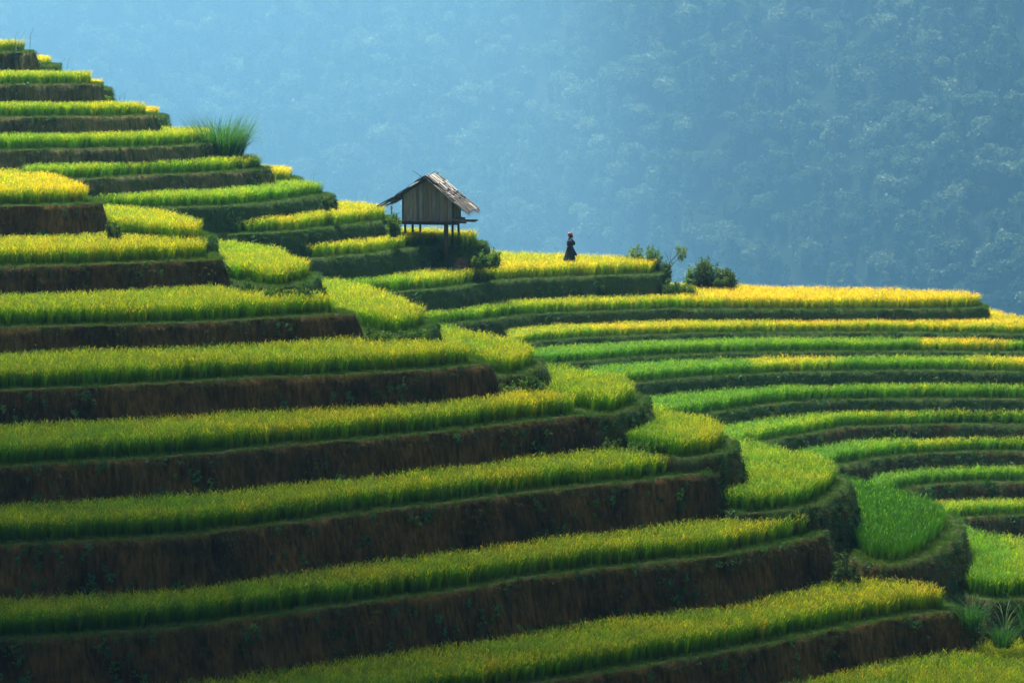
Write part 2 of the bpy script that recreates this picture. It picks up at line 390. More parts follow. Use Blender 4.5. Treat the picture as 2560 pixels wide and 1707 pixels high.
slab('f4b', 8.6, .6, [(600, 456), (680, 456), (725, 455), (748, 448)], [(745, 432), (730, 425), (677, 421), (600, 420)], [(0, .5), (745, .85)], .8, .5, desc='small ledge behind the fifth terrace end', wall=2.5)
slab('f5', 9.13, .65, [(240, 524), (340, 523), (435, 521), (585, 516), (702, 505), (770, 496), (812, 490), (832, 490), (838, 496)], [(818, 470), (806, 460), (752, 456), (640, 454), (400, 458), (240, 460)], [(300, .35), (838, .4)], .95, .4, desc='bright green terrace left of the hut')
slab('f6', 10.43, .68, [(380, 592), (460, 591), (531, 589), (690, 583), (810, 572), (900, 562), (952, 556), (978, 551), (988, 546)], [(972, 518), (950, 507), (900, 503), (840, 498), (700, 500), (380, 505)], [(500, .4), (700, .6), (980, .75)], .95, .3, desc='terrace ending beside the left eave of the hut')
slab('f7', 11.72, .65, [(640, 654), (710, 651), (781, 648), (905, 640), (976, 630), (1000, 627), (1064, 620), (1106, 617), (1160, 619), (1200, 618), (1214, 612)], [(1212, 592), (1195, 582), (1120, 575), (1050, 569), (900, 566), (640, 566)], [(600, .4), (850, .65), (1200, .8)], .98, .2, desc='terrace the stilted hut stands on')
slab('f8', 13.4, .68, [(880, 740), (940, 737), (1000, 732), (1106, 724), (1187, 713), (1306, 700), (1425, 695), (1500, 692), (1600, 689), (1645, 687), (1660, 684)], [(1657, 668), (1640, 661), (1600, 656), (1500, 646), (1410, 634), (1300, 627), (1230, 622), (1080, 620), (880, 622)], [(900, .3), (1050, .55), (1250, .72), (1660, .85)], .8, .2, desc='wide golden terrace the person stands on')
slab('f9', 14.95, .62, [(1060, 818), (1120, 812), (1181, 806), (1255, 798), (1319, 790), (1425, 784), (1500, 781), (1619, 776), (1738, 775), (1900, 775), (2060, 775), (2238, 775), (2400, 773), (2455, 770), (2472, 772)], [(2462, 756), (2448, 744), (2400, 735), (2250, 728), (2060, 723), (1900, 720), (1745, 717), (1500, 712), (1060, 715)], [(1060, .4), (1400, .5), (1650, .75), (1900, .95), (2460, .98)], .75, .1, desc='golden terrace along the right skyline')
slab('f10', 15.91, .5, [(1270, 870), (1329, 860), (1361, 854), (1430, 849), (1500, 845), (1738, 836), (2060, 832), (2357, 834), (2560, 838), (2700, 842)], [(2700, 790), (2560, 786), (2500, 772), (2462, 764), (2300, 750), (1270, 745)], [(1270, .55), (1500, .72), (2560, .85)], .8, .1, desc='narrow golden terrace second from the right skyline')
slab('f11', 16.62, .55, [(1330, 922), (1400, 913), (1500, 903), (1643, 892), (1786, 886), (2060, 881), (2300, 881), (2560, 882), (2700, 884)], [(2700, 820), (1330, 800)], [(1350, .05), (1700, .18), (2050, .22), (2280, .25), (2310, .8), (2510, .75), (2540, .25)], .85, 0, desc='green terrace third from the right skyline')
slab('f12', 17.33, .6, [(1480, 975), (1595, 960), (1738, 947), (1881, 938), (2060, 932), (2238, 929), (2400, 929), (2560, 931), (2700, 933)], [(2700, 860), (1480, 850)], [(1500, .05), (1860, .15), (1890, .75), (2070, .7), (2120, .25), (2400, .3), (2450, .7), (2560, .75)], .8, 0, desc='green terrace fourth from the right skyline')
slab('f13', 18.49, .65, [(1610, 1062), (1700, 1048), (1786, 1035), (1905, 1016), (2000, 1008), (2060, 1004), (2238, 999), (2400, 999), (2560, 1000), (2700, 1002)], [(2700, 925), (1610, 915)], [(1600, .08), (2000, .2), (2560, .28)], .75, 0, desc='green terrace curving round the bowl on the right')
slab('f14', 19.57, .62, [(1800, 1130), (1940, 1102), (2000, 1090), (2048, 1082), (2119, 1071), (2238, 1065), (2476, 1062), (2560, 1063), (2700, 1065)], [(2700, 990), (1800, 985)], [(1800, .1), (2080, .4), (2300, .4), (2560, .35)], .6, 0, desc='yellow green terrace in the middle of the bowl')
slab('f15', 20.69, .62, [(2000, 1192), (2114, 1164), (2238, 1143), (2357, 1134), (2460, 1131), (2560, 1130), (2700, 1131)], [(2700, 1050), (2000, 1050)], [(2000, .12), (2280, .3), (2350, .5), (2560, .45)], .6, 0, desc='terrace below the middle of the bowl')
slab('f16', 21.85, .62, [(2180, 1250), (2298, 1219), (2405, 1210), (2500, 1206), (2560, 1207), (2700, 1210)], [(2700, 1120), (2180, 1115)], [(2100, .15), (2560, .3)], .55, 0, desc='short green terrace near the right edge')
slab('f17', 23.07, .6, [(2330, 1312), (2405, 1298), (2480, 1292), (2560, 1289), (2700, 1290)], [(2700, 1200), (2330, 1190)], [(2300, .35), (2560, .4)], .5, 0, desc='lowest terrace of the bowl at the right edge')
# spur in the foreground, from the top down
slab('r1', 8.05, .72, [(-190, 522), (0, 517), (140, 515), (215, 511), (248, 510), (263, 513)], [(252, 478), (235, 460), (190, 443), (140, 430), (60, 418), (0, 415), (-190, 412)], [(0, .75), (250, .9)], .2, desc='golden top terrace of the spur on the left')
slab('a', 9.38, .7, [(120, 560), (220, 574), (290, 588), (400, 600), (480, 604), (516, 600), (527, 588)], [(512, 552), (480, 534), (440, 524), (374, 516), (300, 509), (200, 505), (120, 505)], [(0, .5), (500, .7)], .8, desc='small terrace round the end of the top spur terrace', wall=2.5, weeds=3)
slab('r2', 9.96, .72, [(-190, 675), (0, 669), (140, 666), (281, 662), (420, 656), (538, 650), (562, 651), (570, 657)], [(545, 604), (520, 590), (430, 585), (200, 560), (-190, 560)], [(0, .65), (540, .8)], .2, desc='second long terrace of the spur')
slab('b', 10.97, .72, [(440, 690), (590, 708), (680, 720), (740, 716), (780, 704), (797, 688)], [(768, 652), (750, 636), (716, 616), (660, 608), (600, 602), (440, 600)], [(500, .5), (770, .7)], .85, desc='rounded terrace beyond the second spur terrace end', wall=2.6, weeds=3)
slab('r3', 11.64, .72, [(-190, 826), (0, 821), (200, 817), (421, 811), (560, 805), (702, 797), (861, 788), (890, 788), (899, 795)], [(865, 748), (840, 738), (700, 722), (400, 700), (-190, 700)], [(0, .5), (400, .62), (860, .7)], .2, desc='third long terrace of the spur')
slab('c', 12.5, .75, [(780, 800), (905, 826), (960, 838), (1025, 836), (1068, 822), (1086, 804)], [(1059, 772), (1043, 748), (982, 722), (930, 708), (889, 698), (790, 692), (700, 692)], [(700, .4), (1050, .7)], .8, desc='rounded terrace beyond the third spur terrace end', wall=2.8, weeds=3)
slab('r4', 13.2, .74, [(-190, 986), (0, 980), (280, 968), (561, 952), (760, 944), (900, 937), (1100, 925), (1198, 914), (1222, 913), (1232, 921)], [(1198, 868), (1180, 856), (1000, 845), (600, 830), (-190, 830)], [(0, .5), (600, .6), (1190, .72)], .22, desc='fourth long terrace of the spur')
slab('d', 13.85, .75, [(1080, 905), (1180, 928), (1240, 940), (1290, 943), (1330, 930), (1358, 908)], [(1349, 884), (1335, 868), (1300, 850), (1250, 834), (1200, 826), (1150, 812), (1080, 802), (980, 800)], [(1000, .4), (1340, .68)], .62, desc='rounded terrace beyond the fourth spur terrace end', wall=2.6, weeds=2)
slab('r5', 15.02, .75, [(-190, 1178), (0, 1170), (220, 1158), (435, 1144), (660, 1122), (900, 1102), (1113, 1082), (1325, 1055), (1440, 1044), (1482, 1041), (1493, 1050)], [(1470, 1000), (1440, 988), (1300, 975), (700, 960), (-190, 980)], [(0, .5), (800, .6), (1300, .72), (1480, .8)], .22, desc='fifth long terrace of the spur')
slab('e', 15.1, .75, [(1350, 1010), (1420, 1026), (1475, 1038), (1520, 1041), (1575, 1029), (1600, 1017), (1614, 1000)], [(1605, 978), (1590, 956), (1560, 943), (1474, 916), (1420, 908), (1368, 902), (1280, 900)], [(1368, .45), (1600, .6)], .62, desc='rounded terrace beyond the fifth spur terrace end', wall=2.6, weeds=2, bund=.45)
slab('f', 16.4, .75, [(1480, 1120), (1600, 1140), (1680, 1150), (1762, 1145), (1812, 1133), (1840, 1113)], [(1834, 1090), (1824, 1070), (1793, 1050), (1740, 1034), (1687, 1018), (1650, 1002), (1606, 984), (1500, 975)], [(1560, .3), (1650, .45), (1760, .75), (1834, .65)], .62, desc='terrace with orange ripe patch right of the spur steps', wall=2.8, weeds=2, bund=.45)
slab('r6', 16.92, .75, [(-190, 1378), (0, 1366), (220, 1356), (435, 1344), (660, 1318), (900, 1286), (1113, 1261), (1325, 1235), (1538, 1210), (1700, 1191), (1750, 1186), (1780, 1186), (1790, 1195)], [(1758, 1146), (1735, 1136), (1600, 1130), (1000, 1130), (-190, 1170)], [(0, .45), (900, .55), (1750, .65)], .25, desc='sixth long terrace of the spur')
slab('g', 18.3, .75, [(1740, 1268), (1850, 1284), (1970, 1280), (2038, 1266), (2090, 1240), (2122, 1208)], [(2113, 1186), (2096, 1162), (2067, 1150), (2000, 1134), (1976, 1122), (1930, 1113), (1881, 1102), (1833, 1088), (1740, 1085)], [(1800, .4), (2110, .6)], .62, desc='broad rounded terrace beyond the sixth spur terrace end', wall=2.8, weeds=2, bund=.45)
slab('r7', 19.17, .75, [(-190, 1626), (0, 1605), (220, 1592), (435, 1573), (660, 1544), (871, 1514), (1027, 1495), (1198, 1470), (1325, 1448), (1538, 1420), (1750, 1398), (1900, 1375), (2000, 1353), (2038, 1344), (2064, 1341), (2074, 1352)], [(2052, 1300), (2030, 1286), (1900, 1270), (1400, 1270), (500, 1330), (-190, 1380)], [(0, .42), (1000, .55), (1800, .62), (2050, .75)], .25, desc='seventh long terrace of the spur')
slab('h', 20.35, .8, [(1980, 1330), (2070, 1350), (2110, 1384), (2150, 1408), (2241, 1417), (2309, 1400), (2376, 1362), (2404, 1312)], [(2400, 1276), (2383, 1250), (2333, 1228), (2262, 1204), (2202, 1189), (2117, 1178), (1980, 1170)], [(2000, .1), (2200, .05), (2400, .1)], .5, dens=26, setn='green_rice_set', desc='vivid green rounded terrace at the right', wall=2.8, weeds=2, bund=.6)
slab('r8', 21.48, .76, [(-190, 1900), (0, 1880), (435, 1838), (871, 1786), (1306, 1720), (1500, 1686), (1700, 1652), (1880, 1622), (2061, 1582), (2241, 1547), (2354, 1531), (2392, 1528), (2408, 1538)], [(2385, 1472), (2350, 1456), (2151, 1440), (1700, 1450), (800, 1560), (-190, 1700)], [(0, .4), (1000, .5), (1900, .62), (2380, .75)], .25, desc='eighth long terrace of the spur, lowest complete one')
slab('i', 22.2, .8, [(2270, 1452), (2360, 1476), (2440, 1498), (2500, 1506), (2560, 1500), (2700, 1480)], [(2700, 1345), (2560, 1332), (2489, 1328), (2440, 1312), (2403, 1297), (2300, 1295)], [(2300, .2), (2480, .22), (2560, .55)], .5, desc='green terrace at the right edge beyond the vivid green one', wall=2.6, weeds=3)
slab('j', 23.46, .76, [(600, 2200), (1400, 2080), (2000, 1990), (2560, 1910), (2800, 1900)], [(2800, 1590), (2560, 1590), (2270, 1600), (1500, 1650), (600, 1800)], [(1900, .4), (2200, .5), (2560, .6)], .3, desc='terrace in the bottom right corner', wall=3)

S.sort(key=lambda s: s['h'])
for s in S:
    z = -s['h']
    L_ = list(s['lip'])
    if L_[-1][1] > L_[-2][1]: L_[-1] = (L_[-1][0], L_[-2][1] - 1)     # the contour never hooks back towards the camera at its end
    lip = np.array([at(x, y, z)[:2] for x, y in L_])
    sil = np.array([at(x, y, z + s['rh'])[:2] for x, y in s['sil']])
    s['nlip'] = None
    # the far edge always lies behind the end of the lip: sight lines near the horizon are too flat to trust alone
    lev = [atd(x, y, max(sy, lip[-1][1] + .8 + 1.1 * k))[:2] for k, ((x, y), (sx_, sy)) in enumerate(zip(s['sil'], sil))]
    ctrl = np.vstack([lip, lev])
    c = resample(catmull(ctrl, .3), .14)
    kk = np.exp(-np.linspace(-2, 2, 9) ** 2 / 2); kk /= kk.sum()
    for _ in range(2):
        cp = np.pad(c, ((4, 4), (0, 0)), mode='reflect', reflect_type='odd')
        c = np.c_[np.convolve(cp[:, 0], kk, 'valid'), np.convolve(cp[:, 1], kk, 'valid')]
    # index where the traced front lip ends
    s['iend'] = int(np.argmin(((c - lip[-1]) ** 2).sum(1)))
    t = np.gradient(c, axis=0); t /= np.linalg.norm(t, axis=1)[:, None] + 1e-9
    nrm = np.c_[t[:, 1], -t[:, 0]]           # outward (towards the camera on the front)
    arc = np.arange(len(c)) * .14
    wob = fbm(arc * .5 + s['h'] * 7, arc * 0 + s['h'], 3) * .34 + fbm(arc * 2.2, arc * 0 + s['h'] * 3, 3) * .14
    c = c + nrm * wob[:, None]
    s['c'] = c; s['n'] = nrm; s['arc'] = arc
    s['poly'] = resample(c, .5)

def bank(s):
    c, nrm, arc = s['c'], s['n'], s['arc']; z = -s['h']; n = len(c)
    prof = [(-.9, 0.0), (-.45, .0), (-.22, .05), (-.06, .045), (.0, -.02)]
    wall = s['wall']
    for k in range(1, 15):
        d = wall * k / 14; prof.append((.05 + .24 * d, -d))
    V = []
    for o, dz in prof:
        d = max(0, -dz)
        if o > 0:
            g = fbm(arc * 4.5 + s['h'] * 11, d * .8 + arc * 0, 4) * .20 * min(1, d * 4) + fbm(arc * 1.1 + 5, d * .5 + arc * 0 + s['h'], 3) * .50
            g2 = np.abs(fbm(arc * 9 + 3 * s['h'], d * .5 + arc * 0, 2)) * .10
            off = o + g * .8 - g2
        else:
            off = o + fbm(arc * 3, arc * 0 + o * 9 + s['h'], 2) * .06
        p = c + nrm * (np.zeros(n) + off)[:, None]
        zz = z + dz + (fbm(arc * 2.5 + 9, arc * 0 + s['h'], 3) * .10 if -.5 < o < .3 else 0)
        V.append(np.c_[p, np.zeros(n) + zz])
    # inner ring closes to the flat field
    V = np.array(V); m = len(prof); vv = V.reshape(-1, 3); F = []
    for k in range(m - 1):
        a = k * n
        i = np.arange(n - 1)
        F += np.c_[a + i, a + n + i, a + n + i + 1, a + i + 1].tolist()
    # flat field: straight through the inner ring (coarse), slightly sunk under the bund
    ring = np.arange(0, n, 4)
    fl = np.c_[c[ring] - nrm[ring] * .3, np.zeros(len(ring)) + z - .012]
    tri = tessellate_polygon([[Vector((p[0], p[1], 0)) for p in fl]])
    b0 = len(vv); vv = np.vstack([vv, fl]); F += [[b0 + t[0], b0 + t[1], b0 + t[2]] for t in tri]
    o = mesh_obj('terrace_bank', vv, F, M_BANK, smooth=True)
    o.color = (s['green'], s['olive'], 0, 1)
    tag(o, 'earth bank and level field of the ' + s['desc'], None, None, 'structure')
    return o

def vis_x(P, m=60):
    px, py, d = project(P); return (px > -m) & (px < W + m) & (py < H + 90)
TOTAL = 0
NARROW = {'f%d' % q for q in range(9, 18)}
for i, s in enumerate(S):
    bank(s)
    if s['key'] in NARROW: s['bund'] = .26
    if s['key'][0] == 'r': s['bund'] = .56
    z = -s['h']; c = s['c']; poly = s['poly']
    # ---- crop
    lo = poly.min(0); hi = poly.max(0); lo[0] = max(lo[0], -30); hi[0] = min(hi[0], 32)
    dens = s['dens'] * 1.4 if s['key'][0] not in 'f' or s['key'] == 'f' else 27
    st = 1 / math.sqrt(dens)
    gx, gy = np.meshgrid(np.arange(lo[0], hi[0], st), np.arange(lo[1], hi[1], st)); P = np.c_[gx.ravel(), gy.ravel()]
    P += (rng.random(P.shape) - .5) * st * .95
    P = P[vis_x(np.c_[P, np.full(len(P), z)])]
    P = P[inside(P, poly)]
    for u in S:
        if u['h'] < s['h'] - .05 and len(P):
            q = u['poly']; bb = (P[:, 0] > q[:, 0].min() - 2) & (P[:, 0] < q[:, 0].max() + 2) & (P[:, 1] > q[:, 1].min() - 2) & (P[:, 1] < q[:, 1].max() + 2)
            k = np.ones(len(P), bool); sub = np.where(bb)[0]
            if len(sub):
                ins = inside(P[sub], q); k[sub[ins]] = False
                rest = sub[~ins]
                if len(rest):
                    w = min(s['h'] - u['h'], u['wall']); dd = dist_to(P[rest], np.vstack([q, q[:1]])); k[rest[dd < .10 + (.14 if s['key'] in NARROW else .25) * w]] = False
            P = P[k]
    d_edge = dist_to(P, c[::3]) if len(P) else np.zeros(0)
    if s['key'] == 'f7':                                     # bare trodden patch under the right half of the granary
        k = ~((P[:, 0] > -3.9) & (P[:, 0] < -1.3) & (P[:, 1] < 145.6)); P = P[k]; d_edge = d_edge[k]
    keep = d_edge > s['bund'] + .1 * vnoise(P[:, 0] * 2, P[:, 1] * 2)
    P = P[keep]; d_edge = d_edge[keep]
    n = len(P); TOTAL += n
    P3 = np.c_[P, np.full(n, z)]
    px, py, dep = project(P3) if n else (np.zeros(0),) * 3
    xs, rs = zip(*s['ripe']) if len(s['ripe']) > 1 else ((0, 1), (s['ripe'][0][1],) * 2)
    ripe = np.interp(px, xs, rs) - (.07 if s['key'][0] != 'f' or s['key'] == 'f' else 0) + fbm(P[:, 0] * .35, P[:, 1] * .6 + s['h'] * 5, 4) * .5 + rng.normal(0, .15, n) if n else np.zeros(0)
    hs = s['rh'] / .76 * (1 + fbm(P[:, 0] * .6 + 3, P[:, 1] * .8, 4) * .26 + rng.normal(0, .045, n))
    wsc = np.clip(.95 + .1 * rng.random(n), .8, 1.3) 
    rot = np.c_[rng.normal(0, .05, n), rng.normal(0, .05, n), rng.random(n) * 6.283]
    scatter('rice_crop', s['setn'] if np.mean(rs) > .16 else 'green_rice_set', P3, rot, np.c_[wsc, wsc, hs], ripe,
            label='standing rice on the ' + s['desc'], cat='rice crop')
    # ---- grass along the lip, hanging grass and weeds on the wall
    nf = s['iend'] + 30; ci = c[:nf]; ni = s['n'][:nf]
    vis = vis_x(np.c_[ci, np.full(len(ci), z)], 40); idx = np.where(vis)[0]
    L = len(idx) * .14
    if L > 0:
        k = int(L * 26 * max(1, s['bund'] / .45)); ii = rng.choice(idx, k); off = -rng.random(k) * (s['bund'] + .15) + .06
        p = ci[ii] + ni[ii] * off[:, None] + rng.normal(0, .05, (k, 2))
        P3 = np.c_[p, np.full(k, z + .03) - np.maximum(off, 0) * 1.0]
        rot = np.c_[rng.normal(0, .15, k), rng.normal(0, .15, k), rng.random(k) * 6.28]
        scatter('bank_grass', 'grass_set', P3, rot, .55 + .6 * rng.random(k), .35 + fbm(p[:, 0] * .8, p[:, 1] * .8, 3) + rng.normal(0, .15, k),
                label='short grass along the edge of the ' + s['desc'], cat='grass')
        ang = np.arctan2(ni[:, 1], ni[:, 0])
        wv = min(s['wall'], 2.3)
        k = int(L * wv * (13 + 12 * s['green'])); ii = rng.choice(idx, k); d = rng.random(k) ** 1.5 * wv
        hk = (vnoise(ii * .14 * .7 + 40 + s['h'] * 3, d * .9) > (.62 - .75 * s['green'] - .3 * (d < .35))); ii = ii[hk]; d = d[hk]; k = len(ii)
        p = ci[ii] + ni[ii] * (.03 + .24 * d)[:, None]
        rot = np.c_[rng.normal(0, .12, k), rng.normal(0, .12, k), ang[ii] + rng.normal(0, .3, k)]
        rp = .80 - s['green'] + .65 * d / wv + fbm(ii * .14 * .6, d, 3) * 1.1 + rng.normal(0, .12, k)
        rp = np.where(d < .34, rp * .25, rp)
        rp = np.clip(rp, 0, 1) * (1 - .45 * s['olive'])
        scatter('hanging_grass', 'hang_set', np.c_[p, z - d], rot, .6 + .6 * rng.random(k), rp,
                label='grass hanging down the wall of the ' + s['desc'], cat='grass')
        k = int(L * wv * 7 * s['weeds'] ** .5 * (.6 + s['green'] * .6)); ii = rng.choice(idx, k); d = rng.random(k) * wv
        cl = vnoise(ii * .14 * .9 + s['h'] * 9, d * 1.1) > (.59 if s['weeds'] < 2 else .33)
        ii = ii[cl]; d = d[cl]; k = len(ii)
        p = ci[ii] + ni[ii] * (.07 + .24 * d)[:, None]
        rot = np.c_[rng.normal(0, .2, k), rng.normal(0, .2, k), ang[ii] + rng.normal(0, .4, k)]
        scatter('wall_weeds', 'weed_set', np.c_[p, z - d], rot, .6 + .8 * rng.random(k), .3 + rng.normal(0, .3, k),
                label='leafy weeds on the wall of the ' + s['desc'], cat='weeds')
print('rice clumps', TOTAL)

# ------------------------------------------------------------------ hillside under and around the terraces
def hillside():
    xs = np.arange(-90, 91, 1.5); ys = np.arange(-15, 330, 1.5)
    gx, gy = np.meshgrid(xs, ys); P = np.c_[gx.ravel(), gy.ravel()]
    base = np.where(P[:, 1] < 60, -1.7 - .42 * P[:, 1], -27 - (P[:, 1] - 60) * .12)
    base = np.where(P[:, 1] < 0, -1.7, base); base = np.where(P[:, 1] > 150, -38 - (P[:, 1] - 150) * .55, base)
    base = np.where(P[:, 1] < 60, base, np.maximum(base, -125)) + fbm(P[:, 0] * .05, P[:, 1] * .05, 4) * 3 * (P[:, 1] > 30)
    Z = base
    m = (P[:, 1] > 70) & (P[:, 1] < 260); sub = P[m]
    zz = np.full(len(sub), -1e9)
    for s in S:
        q = resample(s['c'], 1.5); d = dist_to(sub, np.vstack([q, q[:1]])); d[inside(sub, q)] = 0
        zz = np.maximum(zz, -s['h'] - s['wall'] - .1 - .95 * d)
    Z[m] = np.maximum(Z[m], zz)
    # rounded off at the sides so that the hill goes on left of the frame
    ny, nx = gx.shape; i = np.arange(ny * nx).reshape(ny, nx)
    F = np.c_[i[:-1, :-1].ravel(), i[:-1, 1:].ravel(), i[1:, 1:].ravel(), i[1:, :-1].ravel()]
    o = mesh_obj('hillside', np.c_[P, Z], F.tolist(), ground_material('hill_soil', (0.022, 0.036, 0.012), (0.06, 0.06, 0.022), .6), smooth=True)
    tag(o, 'grassy ground of the near hillside under the terraces', None, None, 'structure')
hillside()

# ------------------------------------------------------------------ forested mountain across the valley
MS = 2.35
def mountain_z(x, y):
    return np.minimum(_mz(np.asarray(x) / MS, np.asarray(y) / MS), 92) * MS
def _mz(x, y):
    y0 = 930 - .10 * x + fbm(x * .006 + 3, y * .0015, 3) * 150 - 400 * np.clip((x + 110) / 330, 0, 1) ** 1.3
    rid = fbm(x * .011 + 1.7, y * .004, 4) * 115
    t = np.clip((y - y0) / 330, 0, 1)
    return -135 + 215 * (t ** 1.15) + rid * np.clip(t * 4, 0, 1) * np.clip((1.15 - t) * 3, 0, 1) * .55 + fbm(x * .04, y * .04, 3) * 7
def mountain():
    xs = np.arange(-560 * MS, 561 * MS, 8.0 * MS); ys = np.r_[np.arange(322, 700, 27), np.arange(700, 1600 * MS, 8.0 * MS)]
    gx, gy = np.meshgrid(xs, ys); Z = mountain_z(gx.ravel(), gy.ravel())
    near = gy.ravel(); Z = np.where(near < 900, -128 + (Z + 128) * np.clip((near - 330) / 570, 0, 1), Z)
    ny, nx = gx.shape; i = np.arange(ny * nx).reshape(ny, nx)
    F = np.c_[i[:-1, :-1].ravel(), i[:-1, 1:].ravel(), i[1:, 1:].ravel(), i[1:, :-1].ravel()]
    o = mesh_obj('mountain', np.c_[gx.ravel(), gy.ravel(), Z], F.tolist(), ground_material('forest_floor', (0.006, 0.014, 0.007), (0.02, 0.035, 0.012), .08), smooth=True)
    tag(o, 'steep forested mountainside across the valley, blue with haze', None, None, 'structure')
mountain()

M_FOREST = []
for nm, a, b in (('forest_leaf', (0.008, 0.026, 0.014), (0.11, 0.17, 0.09)), ('forest_leaf_pale', (0.08, 0.125, 0.08), (0.18, 0.24, 0.16))):
    m, nt, out = newmat(nm)
    geo = N(nt, 'ShaderNodeNewGeometry'); oi = N(nt, 'ShaderNodeObjectInfo')
    f = math_(nt, 'ADD', math_(nt, 'MULTIPLY', geo.outputs['Random Per Island'], .3), math_(nt, 'MULTIPLY', oi.outputs['Random'], .7))
    leaf_shader(nt, out, ramp(nt, f, [(0.1, a), (.9, b)]), .35); M_FOREST.append(m)
M_FOREST.append(ground_material('forest_bark', (0.02, 0.018, 0.014), (0.05, 0.045, 0.035), .5))
def make_tree_mesh(seed, mat, tall):
    random.seed(seed); V, F = [], []
    blobs = []
    for k in range(10 if tall else 9):
        if tall: t = k / 9; blobs.append((random.uniform(-.9, .9) * (1 - t * .6), random.uniform(-.9, .9) * (1 - t * .6), 2.5 + t * 8.5, 2.1 * (1 - t * .55)))
        else: a = k * 2.4; r = 2.2 * math.sqrt(k / 9); blobs.append((r * math.cos(a), r * math.sin(a), 4.6 + 2.1 * math.cos(r / 2.0) + random.uniform(-.6, .6), random.uniform(1.3, 2.0)))
    for (bx, by, bz, br) in blobs:
        for q in range(34):
            d = Vector((random.gauss(0, 1), random.gauss(0, 1), random.gauss(.25, 1))).normalized(); rr = br * random.uniform(.75, 1.08)
            c = Vector((bx, by, bz)) + Vector((d.x * rr, d.y * rr, d.z * rr * .8))
            n = (d + Vector((random.gauss(0, .5), random.gauss(0, .5), random.gauss(0, .5)))).normalized()
            t = n.orthogonal().normalized(); t.rotate(Matrix.Rotation(random.uniform(0, 6.28), 3, n)); b = n.cross(t)
            s = random.uniform(.35, .62); i0 = len(V)
            V += [c + t * s, c + b * s * .7, c - t * s * .8 + n * -.15, c - b * s * .8]; F.append((i0, i0 + 1, i0 + 2, i0 + 3))
    i0 = len(V)
    for zz, r in ((-1.5, .2), (3.0, .14)):
        for k in range(5): V.append(Vector((r * math.cos(k * 1.257), r * math.sin(k * 1.257), zz)))
    for k in range(5): F.append((i0 + k, i0 + (k + 1) % 5, i0 + 5 + (k + 1) % 5, i0 + 5 + k))
    me = bpy.data.meshes.new('forest_tree'); me.from_pydata([tuple(v) for v in V], [], F); me.materials.append(mat); me.materials.append(M_FOREST[2])
    for q in range(len(F) - 5, len(F)): me.polygons[q].material_index = 1
    return me
TREE_ME = [make_tree_mesh(200 + i, M_FOREST[0] if i not in (3, 6) else M_FOREST[1], i in (2, 5)) for i in range(7)]
def forest():
    st = 3.9 * MS
    gx, gy = np.meshgrid(np.arange(-340 * MS, 340 * MS, st), np.arange(600 * MS, 1420 * MS, st)); P = np.c_[gx.ravel(), gy.ravel()] + rng.uniform(-.5, .5, (gx.size, 2)) * st
    P = P[rng.random(len(P)) < np.clip((P[:, 1] / 2300) ** -1.5 * .46, 0, 1)]
    z = mountain_z(P[:, 0], P[:, 1]); P3 = np.c_[P, z]
    px, py, d = project(P3 + np.array([0, 0, 5. * MS]))
    k = (px > -140) & (px < W + 140) & (py > -170) & (py < 860) & (z > -128 * MS); P3 = P3[k]; px = px[k]; py = py[k]; d = d[k]
    sc = MS * np.clip(P3[:, 1] / 2300, .45, 1.2) ** .8 * rng.uniform(.85, 1.6, len(P3)) * (1 + .35 * fbm(P3[:, 0] * .01, P3[:, 1] * .01, 3)); vi = rng.integers(0, 7, len(P3))
    pale = (vi == 3) | (vi == 6); sw = pale & (fbm(P3[:, 0] * .03 + 9, P3[:, 1] * .03, 2) < .02); vi[sw] = rng.integers(0, 3, sw.sum())
    sky = np.array([[560, 400], [840, 500], [1200, 560], [1500, 620], [1700, 700], [2480, 730], [2560, 760]])
    lim = np.interp(px, [0, 150, 400, 560, 850, 1200, 1500, 1700, 2480, 2560], [100, 175, 320, 385, 490, 560, 625, 700, 730, 780])
    seen = (px > 0) & (px < W) & (py > 5) & (py < lim - 10)
    order = np.argsort(-(sc / d) * seen * np.where((vi == 3) | (vi == 6), 1.25, 1.0)); single = order[:280]
    names = {0: ('broad round dark green crown on the hazy mountainside', 'round dark forest trees'), 2: ('tall narrow tree rising above the hazy forest', 'tall narrow forest trees'),
             3: ('pale round crown standing out in the hazy forest', 'pale forest trees')}
    for j in single:
        v = int(vi[j]); o = bpy.data.objects.new('forest_tree', TREE_ME[v]); COL.objects.link(o)
        o.location = P3[j]; o.rotation_euler = (0, 0, random.uniform(0, 6.28)); o.scale = (sc[j],) * 3
        kk = 3 if v in (3, 6) else 2 if v in (2, 5) else 0
        tag(o, names[kk][0], 'tree', names[kk][1])
    rest = np.setdiff1d(np.arange(len(P3)), single)
    cobs = [bpy.data.objects.new('forest_tree_proto', me) for me in TREE_ME]
    c = bpy.data.collections.new('forest_set'); [c.objects.link(o) for o in cobs]; TREES['forest_set'] = scatter_tree(c)
    n = len(rest); global rng_vi
    o = scatter('forest', 'forest_set', P3[rest], np.c_[np.zeros(n), np.zeros(n), rng.random(n) * 6.28], sc[rest], np.zeros(n),
                label='dense forest covering the hazy blue mountainside', cat='forest')
    o.data.attributes['vi'].data.foreach_set('value', vi[rest].astype(np.int32))
    print('forest', len(P3))
forest()

